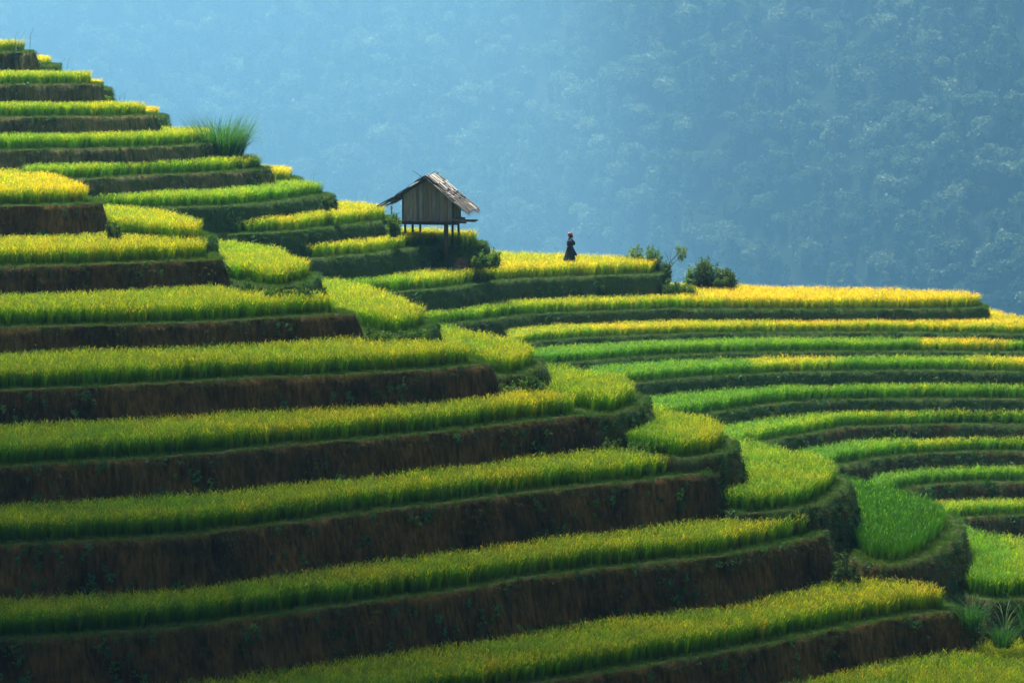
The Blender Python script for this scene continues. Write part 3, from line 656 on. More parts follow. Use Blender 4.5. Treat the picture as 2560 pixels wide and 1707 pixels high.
# ------------------------------------------------------------------ the stilted granary
M_PLANK = wood_material('weathered_plank', (0.13, 0.120, 0.090), (0.38, 0.345, 0.26), 'Z', jitter=.6)
M_PLANKW = wood_material('warm_plank', (0.18, 0.14, 0.085), (0.36, 0.29, 0.18), 'Z', jitter=.3)
M_POST = wood_material('old_post', (0.045, 0.035, 0.028), (0.13, 0.105, 0.08), 'Z', jitter=.4)
M_BARK = wood_material('bark_shingle', (0.035, 0.032, 0.028), (0.20, 0.18, 0.155), 'X', sc=26, jitter=.75)
M_BARKP = wood_material('pale_shingle', (0.30, 0.27, 0.22), (0.62, 0.58, 0.50), 'X', sc=10, jitter=.3)
M_STICK = wood_material('pale_stick', (0.20, 0.17, 0.11), (0.48, 0.42, 0.30), 'Z', jitter=.5)

def box(name, size, mat, parent, M, bev=0.0, bend=0.0, taper=1.0, lab=None):
    sx, sy, sz = size; V = []; ns = 4
    # long axis split so that boards can warp a little
    ax = max(range(3), key=lambda i: size[i])
    for k in range(ns + 1):
        t = k / ns - .5; w = 1 + (taper - 1) * (t + .5)
        for a, b in ((-.5, -.5), (.5, -.5), (.5, .5), (-.5, .5)):
            o = [i for i in range(3) if i != ax]; p = [0, 0, 0]
            p[ax] = t * size[ax]; p[o[0]] = a * size[o[0]] * w; p[o[1]] = b * size[o[1]] * w + bend * (4 * t * t - 1)
            V.append(p)
    F = [(3, 2, 1, 0), tuple(ns * 4 + i for i in range(4))]
    for k in range(ns):
        for i in range(4): F.append((k * 4 + i, k * 4 + (i + 1) % 4, k * 4 + 4 + (i + 1) % 4, k * 4 + 4 + i))
    me = bpy.data.meshes.new(name); me.from_pydata(V, [], F); me.materials.append(mat)
    bm = bmesh.new(); bm.from_mesh(me); bmesh.ops.recalc_face_normals(bm, faces=bm.faces); bm.to_mesh(me); bm.free()
    o = bpy.data.objects.new(name, me); COL.objects.link(o); o.parent = parent; o.matrix_local = M
    if lab: o['label'] = lab
    return o
def tube_mesh(name, pts, rad, mat, n=7, parent=None, loc=None):
    pts = [Vector(p) for p in pts]; V, F = [], []
    for k, p in enumerate(pts):
        d = (pts[min(k + 1, len(pts) - 1)] - pts[max(k - 1, 0)]).normalized(); a = d.orthogonal().normalized(); b = d.cross(a)
        if k: 
            a = (pa - d * pa.dot(d)).normalized(); b = d.cross(a)
        pa = a
        r = rad[k] if isinstance(rad, (list, tuple)) else rad
        for i in range(n): th = 6.2832 * i / n; V.append(p + (a * math.cos(th) + b * math.sin(th)) * r)
    for k in range(len(pts) - 1):
        for i in range(n): F.append((k * n + i, k * n + (i + 1) % n, (k + 1) * n + (i + 1) % n, (k + 1) * n + i))
    F.append(tuple(range(n))[::-1]); F.append(tuple((len(pts) - 1) * n + i for i in range(n)))
    o = mesh_obj(name, V, F, mat, parent, smooth=True)
    if loc: o.location = loc
    return o
def hut():
    TH = R(-16.5); DEPTH = 144.8
    org = atd(1069, 553, DEPTH); root = empty('stilt_granary', (org[0], org[1], -11.72), TH,
        'small weathered wooden granary with shingle roof standing on stilts', 'hut')
    dz = org[2] + 11.72                                  # deck height above the base
    T = Matrix.Translation; random.seed(31)
    # stilts: three rows of two, v = depth
    for v, us in ((-.12, (-1.16, 1.02)), (1.02, (-1.14, 1.0)), (2.14, (-1.12, .98))):
        for k, u in enumerate(us):
            r = .062 if not (v < 0 and k == 1) else .12
            h = dz + .55
            tube_mesh('stilt', [(u + random.uniform(-.03, .03), v, -.55), (u + .01, v, -.55 + h * .5), (u + random.uniform(-.02, .02), v + .01, dz - .16)], [r * 1.12, r, r * .95], M_POST, 9, root)
    # bearers and deck poles
    for v, x0, x1 in ((-.16, -1.55, 1.72), (.98, -1.5, 1.75), (2.1, -1.45, 1.9)):
        tube_mesh('bearer', [(x0, v, dz - .115), (0, v, dz - .125), (x1, v, dz - .10)], .055, M_POST, 8, root)
    for k in range(15):
        x = -1.52 + k * .225 + random.uniform(-.02, .02)
        box('deck_board', (.20, 2.62 + random.uniform(-.1, .15), .035), M_POST, root, T((x, .93, dz - .04 + random.uniform(-.004, .006))) @ Matrix.Rotation(random.uniform(-.02, .02), 4, 'Z'))
    tube_mesh('long_pole', [(-2.3, -.10, dz - .03), (-1.2, -.16, dz + .02), (.1, -.2, dz + .01)], .018, M_STICK, 6, root)
    tube_mesh('side_pole', [(.7, 1.3, dz + .01), (1.6, 1.15, dz + .0), (2.35, 1.0, dz + .02)], .045, M_POST, 7, root)
    # walls: boards cut to the roof line
    HW, D2 = 1.30, 1.30; ridge = 2.20; TL, TR = .617, .81
    def top(u): return ridge - abs(u) * (TR if u > 0 else TL)
    def board(u0, u1, v, mat, front=True):
        g = .006; t = .022; V = []
        us = [u0 + g, u1 - g]
        if u0 < 0 < u1: us = [u0 + g, 0, u1 - g]
        jz = random.uniform(-.02, .01); jv = random.uniform(-.012, .012)
        for vv in (v - t + jv, v + t + jv):
            for u in us: V.append((u, vv, dz - .01))
            for u in us[::-1]: V.append((u, vv, dz + top(u) - .06 + jz))
        m = 2 * len(us); F = [tuple(range(m)), tuple(range(m, 2 * m))[::-1]] + [(i, m + i, m + (i + 1) % m, (i + 1) % m) for i in range(m)]
        return mesh_obj('wall_board', V, F, mat, root)
    u = -HW; ws = [.13, .19, .21, .17, .14, .20, .24, .25, .22, .20, .19, .24, .22]
    tot = sum(ws); ws = [w * 2 * HW / tot for w in ws]
    for k, w in enumerate(ws):
        o = board(u, u + w, 0.02, M_PLANKW if k in (7, 11) else M_PLANK)
        board(u, u + w, D2, M_PLANK); u += w
    for sgn in (-1, 1):
        for k in range(7):
            v0 = .045 + k * (D2 - .09) / 7; w = (D2 - .09) / 7 - .008
            eave = top(sgn * HW)
            box('wall_board', (.04, w, eave - .06), M_PLANKW if k == 4 and sgn > 0 else M_PLANK, root, T((sgn * HW, v0 + w / 2, dz + (eave - .08) / 2)))
        for v in (.0, D2): tube_mesh('corner_post', [(sgn * (HW + .035), v, dz - .02), (sgn * (HW + .035), v, dz + eave - .02)], .04, M_POST, 7, root)
    # roof timbers
    PIT = {-1: math.atan(TL), 1: math.atan(TR)}
    for v in (-.32, .62, 1.52):
        for sgn in (-1, 1):
            L = 2.6 if sgn > 0 else 2.75; pit = PIT[sgn]
            tube_mesh('rafter', [(0, v, dz + ridge + .0), (sgn * L * math.cos(pit) * .5, v, dz + ridge - L * math.sin(pit) * .5 - .02), (sgn * L * math.cos(pit) * .97, v, dz + ridge - L * math.sin(pit) * .97 - .01)], .028, M_POST, 6, root)
    tube_mesh('ridge_pole', [(0, -.5, dz + ridge + .03), (0, 1.9, dz + ridge + .05)], .04, M_POST, 7, root)
    for sgn in (-1, 1):
        pit = PIT[sgn]
        for q in (.55, 1.25, 1.95):
            tube_mesh('purlin', [(sgn * q * math.cos(pit), -.42, dz + ridge - q * math.sin(pit) + .03), (sgn * q * math.cos(pit), 1.8, dz + ridge - q * math.sin(pit) + .03)], .02, M_STICK, 6, root)
    # shingles: long strips of bark running down the slope in three overlapping courses
    for sgn in (-1, 1):
        pit = PIT[sgn]; END = 2.86 if sgn > 0 else 2.92
        for course in range(5):
            q1 = END - course * .57; q0 = q1 - .85; n = 15
            for k in range(n):
                spread = .30 * (q1 / END); width = 2.2 + spread; w = width / n * random.uniform(1.1, 1.45); vv = -.46 + (k + .5) * width / n + random.uniform(-.03, .03)
                a = max(-.1, q0 + random.uniform(-.1, .05)); b = q1 + random.uniform(-.16, .10) * (1.3 if course == 0 else 1)
                if course == 0 and random.random() < .15: b -= .2
                L = b - a; mid = (a + b) / 2; sag = -.07 * math.sin(math.pi * mid / END); lift = .075 + course * .012 + random.uniform(0, .045) + sag
                c = Vector((sgn * mid * math.cos(pit), vv, dz + ridge - mid * math.sin(pit))) + Vector((sgn * math.sin(pit), 0, math.cos(pit))) * lift
                Mx = T(c) @ Matrix.Rotation(sgn * (pit - .045 + random.uniform(-.02, .02)), 4, 'Y') @ Matrix.Rotation(random.uniform(-.09, .09), 4, 'Z') @ Matrix.Rotation(random.uniform(-.16, .16), 4, 'X')
                pale = (course >= 3 and k > 3 and random.random() < .5) or random.random() < .05
                box('shingle', (L, w, random.uniform(.018, .034)), M_BARKP if pale else M_BARK, root, Mx, bend=random.uniform(-.045, .03), taper=random.uniform(.75, 1.05))
        # frayed ends hanging from the eaves
        V, F = [], []
        for k in range(120):
            vv = random.uniform(-.5, 2.0); q = END + random.uniform(-.25, -.05); c = Vector((sgn * q * math.cos(pit), vv, dz + ridge - q * math.sin(pit) + .05)); l = random.uniform(.12, .30); i0 = len(V); w = .012
            d = Vector((sgn * random.uniform(.3, .9), random.uniform(-.2, .2), -random.uniform(.3, .9))).normalized() * l
            V += [c - Vector((0, w, 0)), c + Vector((0, w, 0)), c + d + Vector((0, w * .4, 0)), c + d - Vector((0, w * .4, 0))]; F.append((i0, i0 + 1, i0 + 2, i0 + 3))
        mesh_obj('frayed_bark', V, F, M_BARK, root)['kind'] = 'stuff'
    pit = PIT[1]
    # poles that weigh the shingles down
    q = 1.42
    tube_mesh('roof_pole', [(q * math.cos(pit), -.5, dz + ridge - q * math.sin(pit) + .20), (q * math.cos(pit) + .03, .7, dz + ridge - q * math.sin(pit) + .19), (q * math.cos(pit) - .02, 1.75, dz + ridge - q * math.sin(pit) + .2)], .020, M_BARKP, 6, root)
    for (a, b, c2, d) in ((-.12, -.40, .55, .40), (.10, -.38, -.42, .30)):
        tube_mesh('ridge_stick', [(a, b, dz + ridge + .02), (a + (c2 - a) * -.35, b + .0, dz + ridge + .20), (a + (c2 - a) * -.8, b - .03, dz + ridge + .34 + d * .1)], .014, M_POST, 5, root)
    tube_mesh('ridge_stick', [(.1, 1.5, dz + ridge + .16), (-.1, 1.6, dz + ridge + .28)], .015, M_POST, 5, root)
    tube_mesh('edge_pole', [(0.05, -.50, dz + ridge + .07), (1.0, -.52, dz + ridge - 1.0 * math.tan(pit) + .08), (2.1, -.5, dz + ridge - 2.1 * math.tan(pit) + .07)], .022, M_STICK, 6, root)
    # rag hanging below the left eave
    rag = mesh_obj('hanging_rag', [(-1.95 + .02 * math.sin(3 * z), -.1, dz + .75 - z * .11) if s == 0 else (-1.87 + .02 * math.sin(2 * z), -.08, dz + .74 - z * .11) for z in range(5) for s in (0, 1)],
                   [(2 * k, 2 * k + 1, 2 * k + 3, 2 * k + 2) for k in range(4)], M_BARKP, root)
    so_ = rag.modifiers.new('thick', 'SOLIDIFY'); so_.thickness = .01
    # firewood and crooked branches lying on the right of the deck: things of their own
    Mw = Matrix.Translation((org[0], org[1], -11.72)) @ Matrix.Rotation(TH, 4, 'Z')
    wb = empty('firewood_bundle', Mw @ Vector((1.55, .35, dz)), TH, 'dark bundle of firewood lying on the right of the granary deck', 'firewood')
    for k in range(12):
        a = random.uniform(-.25, .25); y = random.uniform(-.25, .25); z = .05 + .05 * (k // 4) + random.uniform(0, .02)
        tube_mesh('log', [(-.28, y - a * .2, z), (0, y, z + .015), (.30, y + a * .2, z)], random.uniform(.025, .042), M_POST, 6, wb)
    br = empty('crooked_branch', Mw @ Vector((1.35, -.1, dz + .02)), TH, 'pale crooked branches lying across the right end of the deck', 'branch')
    for k in range(8):
        x0 = random.uniform(-.5, .2); y0 = random.uniform(-.15, .3); p = Vector((x0, y0, .03)); pts = [p.copy()]; d = Vector((1, random.uniform(-.25, .25), random.uniform(.0, .35))).normalized()
        for q in range(5):
            p = p + d * random.uniform(.14, .22); d = (d + Vector((random.uniform(-.2, .2), random.uniform(-.3, .3), random.uniform(-.3, .25)))).normalized(); p.z = max(p.z, .02); pts.append(p.copy())
        tube_mesh('twig', pts, [.018, .017, .015, .013, .011, .008], M_STICK, 5, br)
hut()

# ------------------------------------------------------------------ the woman walking through the crop
M_SKIN = cloth_material('skin', (0.28, 0.14, 0.085), (0.34, 0.18, 0.11), 8, .6)
M_NAVY = cloth_material('navy_cloth', (0.008, 0.012, 0.035), (0.016, 0.026, 0.075), 12)
M_BLUE = cloth_material('blue_cloth', (0.010, 0.030, 0.16), (0.016, 0.05, 0.24), 12)
M_DARK = cloth_material('dark_green_cloth', (0.005, 0.012, 0.012), (0.010, 0.024, 0.024), 9)
M_HAIR = cloth_material('hair', (0.010, 0.008, 0.007), (0.02, 0.015, 0.012), 20)
M_SCARF = bpy.data.materials.new('plaid_scarf'); M_SCARF.use_nodes = True
def _scarf():
    nt = M_SCARF.node_tree; b = nt.nodes['Principled BSDF']; b.inputs['Roughness'].default_value = .9
    tc = N(nt, 'ShaderNodeTexCoord'); ck = N(nt, 'ShaderNodeTexChecker', _Scale=14.0); nt.links.new(tc.outputs['Object'], ck.inputs['Vector'])
    ck.inputs['Color1'].default_value = (.42, .02, .06, 1); ck.inputs['Color2'].default_value = (.06, .12, .05, 1)
    w = N(nt, 'ShaderNodeTexNoise', _Scale=9.0); nt.links.new(tc.outputs['Object'], w.inputs['Vector'])
    f = ramp(nt, w.outputs['Fac'], [(.52, (0, 0, 0)), (.6, (1, 1, 1))])
    nt.links.new(mixc(nt, f, ck.outputs['Color'], (.62, .30, .30)), b.inputs['Base Color'])
_scarf()
def loft(name, rings, mat, parent, n=24, cap=True, thick=0.0):
    V, F = [], []
    for (cx, cy, z, rx, ry, fold, rot) in rings:
        for i in range(n):
            a = 6.28318 * i / n; k = 1 + fold * math.sin(a * 9 + rot) + fold * .5 * math.sin(a * 5 + rot * 2)
            V.append((cx + rx * k * math.cos(a), cy + ry * k * math.sin(a), z))
    for k in range(len(rings) - 1):
        for i in range(n): F.append((k * n + i, k * n + (i + 1) % n, (k + 1) * n + (i + 1) % n, (k + 1) * n + i))
    if cap: F.append(tuple(range(n))[::-1]); F.append(tuple((len(rings) - 1) * n + i for i in range(n)))
    return mesh_obj(name, V, F, mat, parent, smooth=True)
def skin_body(name, V, E, Rr, mat, parent, root=0, sub=1):
    me = bpy.data.meshes.new(name); me.from_pydata(V, E, []); me.materials.append(mat)
    o = bpy.data.objects.new(name, me); COL.objects.link(o); o.parent = parent
    md = o.modifiers.new('skin', 'SKIN'); md.use_smooth_shade = True
    for i, r in enumerate(Rr): me.skin_vertices[0].data[i].radius = (r, r); me.skin_vertices[0].data[i].use_root = (i == root)
    s = o.modifiers.new('sub', 'SUBSURF'); s.levels = sub; s.render_levels = sub
    return o
def person():
    zf = -13.02; p = atd(1425, 655, 148.4); px_ = p[0]
    root = empty('person', (px_, 148.4, zf), 0, 'person in a long dark skirt, blue jacket and red patterned headscarf standing in the crop', 'person')
    # faces left (-X); forward = -X, her left side = -Y
    V = []; E = []; Rr = []
    def v(x, y, z, r, par=None):
        V.append((x, y, z)); Rr.append(r)
        if par is not None: E.append((par, len(V) - 1))
        return len(V) - 1
    pel = v(0, 0, .86, .13); wa = v(.0, 0, 1.0, .11, pel); ch = v(.015, 0, 1.18, .125, wa); up = v(.02, 0, 1.30, .10, ch)
    nk = v(.0, 0, 1.38, .045, up); hd0 = v(-.015, 0, 1.43, .055, nk); hd1 = v(-.025, 0, 1.50, .082, hd0); v(-.02, 0, 1.57, .07, hd1)
    for s in (-1, 1):
        hip = v(0, s * .085, .80, .085, pel); kn = v(-.03 * s, s * .085, .45, .055, hip); an = v(.02 - .04 * s, s * .085, .09, .038, kn); v(-.06 - .04 * s, s * .085, .035, .035, an); 
        sh = v(.02, s * .15, 1.30, .055, up); el = v(.08, s * .20, 1.08, .042, sh); wr = v(-.10, s * .12, .965, .026, el)
        pm = v(-.155, s * .075, .955, .027, wr)
        for q, L in enumerate((.052, .060, .056, .044)):
            f1 = v(-.185, s * (.060 - .0) + (q - 1.5) * .016, .965 - .004 * q, .0085, pm)
            f2 = v(-.185 - L * .55, s * .03 + (q - 1.5) * .014, .950 - .004 * q, .0078, f1); v(-.18 - L * .5, s * .005 + (q - 1.5) * .012, .925, .007, f2)
        t1 = v(-.15, s * .045, .985, .010, pm); v(-.175, s * .02, .99, .008, t1)
    skin_body('body', V, E, Rr, M_SKIN, root, 0, 2)
    # head details
    face = empty('face', (0, 0, 0)); face.parent = root
    bpy.data.objects.remove(face)
    nose = loft('nose', [(-.098, 0, 1.475, .016, .014, 0, 0), (-.106, 0, 1.485, .018, .015, 0, 0), (-.095, 0, 1.52, .008, .009, 0, 0)], M_SKIN, root, 8)
    for s in (-1, 1):
        e = loft('eye', [(-.094, s * .03, 1.515, .006, .011, 0, 0), (-.097, s * .03, 1.521, .008, .014, 0, 0), (-.094, s * .03, 1.527, .006, .011, 0, 0)], M_HAIR, root, 8)
        loft('ear', [(-.01, s * .083, 1.475, .010, .008, 0, 0), (-.008, s * .088, 1.50, .018, .009, 0, 0), (-.01, s * .083, 1.525, .012, .008, 0, 0)], M_SKIN, root, 8)
    loft('mouth', [(-.094, 0, 1.449, .006, .018, 0, 0), (-.096, 0, 1.453, .008, .022, 0, 0), (-.094, 0, 1.457, .006, .018, 0, 0)], cloth_material('lips', (.3, .08, .07), (.34, .1, .08)), root, 8)
    loft('hair', [(.035, 0, 1.40, .045, .06, 0, 0), (.03, 0, 1.46, .065, .085, 0, 0), (.02, 0, 1.52, .085, .092, 0, 0), (.01, 0, 1.57, .085, .09, 0, 0), (.0, 0, 1.61, .05, .06, 0, 0)], M_HAIR, root, 16)
    loft('headscarf', [(.01, 0, 1.538, .104, .102, .01, 0), (-.01, 0, 1.575, .118, .112, .03, 1), (.0, 0, 1.61, .112, .108, .03, 2), (.0, 0, 1.645, .085, .085, .02, 3), (.005, 0, 1.665, .035, .035, 0, 0)], M_SCARF, root, 24)
    loft('scarf_tail', [(.13, .0, 1.36, .022, .04, .05, 0), (.12, 0, 1.42, .035, .06, .05, 1), (.10, 0, 1.50, .045, .075, .04, 2), (.075, 0, 1.56, .045, .08, .02, 3)], M_SCARF, root, 14)
    # clothes
    loft('jacket', [(.0, 0, .93, .165, .19, .02, 0), (-.005, 0, 1.0, .145, .17, .02, 1), (-.01, 0, 1.10, .16, .185, .015, 2), (.0, 0, 1.20, .165, .20, .01, 3), (.015, 0, 1.29, .135, .20, 0, 0), (.01, 0, 1.345, .085, .12, 0, 0), (.0, 0, 1.38, .058, .062, 0, 0)], M_NAVY, root, 28)
    for s in (-1, 1):
        tube_mesh('sleeve', [(.02, s * .16, 1.31), (.055, s * .20, 1.20), (.085, s * .215, 1.09), (.02, s * .18, 1.02), (-.075, s * .135, .975)], [.062, .066, .062, .056, .045], M_NAVY, 12, root)
        tube_mesh('cuff', [(-.055, s * .145, .983), (-.088, s * .128, .968)], [.050, .046], M_BLUE, 12, root)
    loft('collar', [(-.03, 0, 1.345, .06, .075, 0, 0), (-.02, 0, 1.375, .066, .07, 0, 0), (-.01, 0, 1.40, .062, .064, 0, 0)], M_BLUE, root, 16)
    loft('belt', [(.0, 0, .945, .155, .178, .01, 0), (0, 0, .965, .16, .182, .01, 0), (0, 0, .985, .155, .178, .01, 0)], cloth_material('belt_cloth', (.10, .05, .03), (.25, .12, .06)), root, 24)
    loft('skirt', [(-.03, 0, .22, .315, .30, .05, 0), (-.03, 0, .27, .31, .295, .05, 0), (-.025, 0, .45, .265, .255, .045, .15), (-.015, 0, .65, .215, .22, .035, .3), (0, 0, .83, .172, .19, .02, .4), (0, 0, .95, .15, .172, .01, .5)], M_DARK, root, 72)
    loft('sash_tail', [(.30, .0, .52, .05, .07, .06, 0), (.26, 0, .60, .07, .10, .05, .5), (.20, 0, .75, .055, .10, .04, 1), (.15, 0, .90, .03, .08, .02, 1.5), (.145, 0, .96, .02, .07, 0, 0)], M_BLUE, root, 20)
    root.scale = (1.07,) * 3
    loft('shoulder_bag', [(.17, .0, 1.03, .05, .10, .02, 0), (.19, 0, 1.10, .07, .12, .02, 1), (.175, 0, 1.20, .065, .11, .02, 2), (.14, 0, 1.27, .04, .08, 0, 0)], M_DARK, root, 16)
    # low earth bund in the field under her feet
    V, F = [], []
    n = 20
    for k, (r, z) in enumerate(((2.2, -.5), (1.5, -.28), (.8, -.04), (.3, 0), (.0, 0.0))):
        for i in range(n): a = 6.283 * i / n; V.append((px_ + r * 1.6 * math.cos(a), 148.4 + r * .5 * math.sin(a), zf + z + .0))
    for k in range(4):
        for i in range(n): F.append((k * n + i, k * n + (i + 1) % n, (k + 1) * n + (i + 1) % n, (k + 1) * n + i))
    tag(mesh_obj('field_bund', V, F, M_BANK, smooth=True), 'low earth bund across the crop under the person', None, None, 'structure')
person()

# ------------------------------------------------------------------ shrubs, tufts and weeds
ML_DARK = plain_leaf('shrub_leaf_dark', (0.035, 0.09, 0.024), (0.11, 0.18, 0.036), 2.0)
ML_MID = plain_leaf('shrub_leaf', (0.050, 0.13, 0.018), (0.13, 0.24, 0.030), 2.0)
ML_LIME = plain_leaf('shrub_leaf_lime', (0.08, 0.17, 0.02), (0.20, 0.28, 0.03), 2.0, .5)
ML_TUFT = plain_leaf('tall_grass_blade', (0.030, 0.12, 0.030), (0.070, 0.20, 0.050), 1.5, .45)
M_TWIG = ground_material('shrub_wood', (0.05, 0.04, 0.03), (0.12, 0.09, 0.06), 8)
def foliage_mesh(name, blobs, leaf, per, mat, parent, seed, up=.3):
    random.seed(seed); V, F = [], []
    for (bx, by, bz, rx, rz) in blobs:
        for q in range(int(per * 7 * (rx * rx + rx * rz) / .25)):
            d = Vector((random.gauss(0, 1), random.gauss(0, 1), random.gauss(up, 1))).normalized(); rr = random.uniform(.45, 1.08) ** .6
            c = Vector((bx + d.x * rx * rr, by + d.y * rx * rr, bz + d.z * rz * rr))
            if c.z < -.05: continue
            n = (d * .6 + Vector((random.gauss(0, .7), random.gauss(0, .7), random.gauss(.3, .6)))).normalized()
            t = n.orthogonal().normalized(); t.rotate(Matrix.Rotation(random.uniform(0, 6.28), 3, n)); b = n.cross(t); s = leaf * random.uniform(.6, 1.3); i0 = len(V)
            V += [c - t * s, c + b * s * .42 + n * s * .1, c + t * s * 1.1 - n * s * .15, c - b * s * .42 + n * s * .1]; F.append((i0, i0 + 1, i0 + 2, i0 + 3))
    o = mesh_obj(name, V, F, mat, parent); return o
def from_box(x0, x1, y0, y1, D, sink=.25):
    p = atd((x0 + x1) / 2, y1, D); return p, (x1 - x0) * D / FPX, (y1 - y0) * D / FPX
def shrub(x0, x1, y0, y1, D, mat, label, cat='shrub', seed=1, leaf=.06, per=70, name='shrub', nb=10, stems=5, flat=False, group=None):
    flat = flat or D < 120 or (1140 < x0 < 1260); p, w, h = from_box(x0, x1, y0, y1, D); random.seed(seed); root = empty(name, p - np.array([0, 0, .1]), 0, label, cat, group)
    V, F, SV, SF = [], [], [], []; ns = int((14 if flat else 26) * max(.6, w))
    ns = max(9, min(110, int(ns * (2 if flat else 2.2 if x0 > 1500 else 1))))
    for k in range(ns):
        bx = random.uniform(-.5, .5) * w * (.85 if flat else .35); by = random.uniform(-.35, .35) * min(w, 1.2)
        u = random.uniform(-1, 1); tall = h * (1 if flat or h < .9 else 1.35) * random.uniform(.45, 1.08) * math.sqrt(max(.12, 1 - (.85 * u) ** 2)); hx = u * w * (.12 if flat else .42)
        if flat: tall *= random.uniform(.5, 1.0)
        hy = random.uniform(-.3, .3) * w * .7; q = Vector((bx, by, -.15 if not flat else random.uniform(-.1, .35) * h)); n = 9; pts = []
        for j in range(n + 1):
            t = j / n; pts.append(q + Vector((hx * t ** 1.4, hy * t ** 1.4, tall * (t - .18 * t ** 3))) + Vector((random.gauss(0, .02), random.gauss(0, .02), 0)))
        for j in range(n):                                    # woody stem, three sided
            r0 = .016 * (1 - j / n) + .003; i0 = len(SV)
            for pp in (pts[j], pts[j + 1]):
                for m in range(3): SV.append(pp + Vector((math.cos(m * 2.09), math.sin(m * 2.09), 0)) * r0)
            for m in range(3): SF.append((i0 + m, i0 + (m + 1) % 3, i0 + 3 + (m + 1) % 3, i0 + 3 + m))
            for m in range(9 if not flat else 6):
                if j < (1 if not flat else 0): continue
                c = pts[j].lerp(pts[j + 1], random.random()); rr = random.uniform(.02, .17) * (1.15 - .5 * j / n) * (1.2 if h > 1 else .8)
                d = Vector((random.gauss(0, 1), random.gauss(0, 1), random.gauss(.3, .7))).normalized(); c = c + d * rr
                nn = (Vector((random.gauss(0, .7), random.gauss(0, .7), random.gauss(.7, .5)))).normalized(); t_ = (d - nn * d.dot(nn)).normalized(); b_ = nn.cross(t_)
                sz = leaf * random.uniform(.65, 1.5); i0 = len(V)
                V += [c - t_ * sz, c + b_ * sz * .45, c + t_ * sz * 1.2 - nn * sz * .25, c - b_ * sz * .45]; F.append((i0, i0 + 1, i0 + 2, i0 + 3))
    mesh_obj('foliage', V, F, mat, root); mesh_obj('stems', SV, SF, M_TWIG, root)['kind'] = 'stuff'
    return root
def tuft(x0, x1, y0, y1, D, label, seed=1, n=170, mat=None, w=.030, cat='grass tuft', lean=(.5, 2.2), sp=.25):
    p, wd_, h = from_box(x0, x1, y0, y1, D); random.seed(seed); root = empty('grass_tuft', p - np.array([0, 0, .05]), 0, label, cat); V, F, C = [], [], []
    for i in range(n):
        az = random.uniform(0, 6.283); r = wd_ * sp * random.random() ** .6; L = h * random.uniform(.75, 1.35)
        ribbon(V, F, C, (r * math.cos(az), r * math.sin(az), -.1), az + random.uniform(-.6, .6), random.uniform(.05, .45), random.uniform(*lean), L, w * random.uniform(.7, 1.2), 6, 0)
    o = mesh_obj('blades', V, F, mat or ML_TUFT, root); o['kind'] = 'stuff'; return root
tuft(492, 606, 286, 392, 146.2, 'tall bushy clump of long bright green grass on the skyline', 3, 1500, w=.026, lean=(.6, 3.0), sp=.5)
shrub(88, 150, 158, 182, 150.5, ML_MID, 'low green bush hanging at the end of the topmost ledge', seed=11, leaf=.05)
shrub(244, 288, 222, 258, 150, ML_MID, 'low green bush below the end of the second ledge', seed=12, leaf=.05)
shrub(384, 436, 294, 330, 149, ML_DARK, 'dark green bush jutting out beside the third ledge', seed=13, leaf=.05)
shrub(806, 846, 478, 520, 141.5, ML_DARK, 'weedy growth on the end of the bright green terrace', seed=14, leaf=.045, flat=True)
shrub(962, 1006, 530, 580, 142.6, ML_MID, 'weeds tumbling down left of the granary stilts', seed=15, leaf=.05)
shrub(1172, 1246, 634, 664, 143.0, ML_LIME, 'light green weeds on the slope right of the stilts', seed=16, leaf=.05, nb=14)
shrub(1196, 1254, 612, 664, 143.0, ML_MID, 'dark bush at the foot of the slope right of the granary', seed=17, leaf=.05)
shrub(1566, 1612, 614, 690, 149.6, ML_LIME, 'lime green leafy shrub at the left of the skyline bushes', seed=18, leaf=.055, nb=9)
shrub(1600, 1662, 616, 695, 149.2, ML_MID, 'loose mid green shrub behind the end of the golden terrace', seed=19, leaf=.05, per=55, nb=11, stems=8)
shrub(1650, 1680, 650, 700, 148.4, ML_DARK, 'small dark bush against the terrace corner', seed=20, leaf=.05)
shrub(1722, 1800, 642, 722, 151.2, ML_DARK, 'tall dark rounded bush on the right skyline', seed=21, leaf=.055, nb=16, stems=8)
shrub(1775, 1848, 668, 722, 150.6, ML_DARK, 'lower dark bush sloping down to the right on the skyline', seed=22, leaf=.055, nb=13)
shrub(1712, 1738, 668, 722, 151.8, ML_MID, 'slim pale plant beside the dark skyline bush', seed=23, leaf=.045, nb=5, per=40)
shrub(1652, 1702, 688, 732, 147.4, ML_MID, 'bright weeds covering the corner of the golden terrace', seed=24, leaf=.05, nb=12, flat=True)
shrub(1690, 1752, 702, 734, 147.6, ML_LIME, 'sunlit creeping weeds running down to the lower golden crop', seed=25, leaf=.045, nb=12, flat=True)
def sapling():
    p = atd(1668, 690, 149.0); root = empty('sapling', p, 0, 'thin leaning sapling with feathery crown against the blue', 'sapling'); D = 149.0
    def q(px, py, dy=0): a = atd(px, py, D + dy); return (a[0] - p[0], a[1] - p[1], a[2] - p[2])
    tube_mesh('trunk', [(0, 0, -.2), q(1674, 656), q(1690, 640), q(1704, 622)], [.035, .026, .018, .008], M_TWIG, 6, root)
    tube_mesh('branch', [q(1676, 668), q(1690, 652), q(1706, 640)], [.02, .013, .006], M_TWIG, 5, root)
    tube_mesh('branch', [q(1672, 652), q(1666, 636), q(1660, 628)], [.015, .010, .005], M_TWIG, 5, root)
    tube_mesh('branch', [q(1676, 650), q(1677, 640), q(1675, 630)], [.012, .008, .004], M_TWIG, 5, root)
    bl = [(*q(1703, 633), .26, .34), (*q(1712, 628, .1), .16, .26), (*q(1694, 624, -.1), .14, .22), (*q(1701, 647), .16, .20), (*q(1706, 640), .2, .25)]
    foliage_mesh('foliage', bl, .045, 60, ML_LIME, root, 44)
sapling()
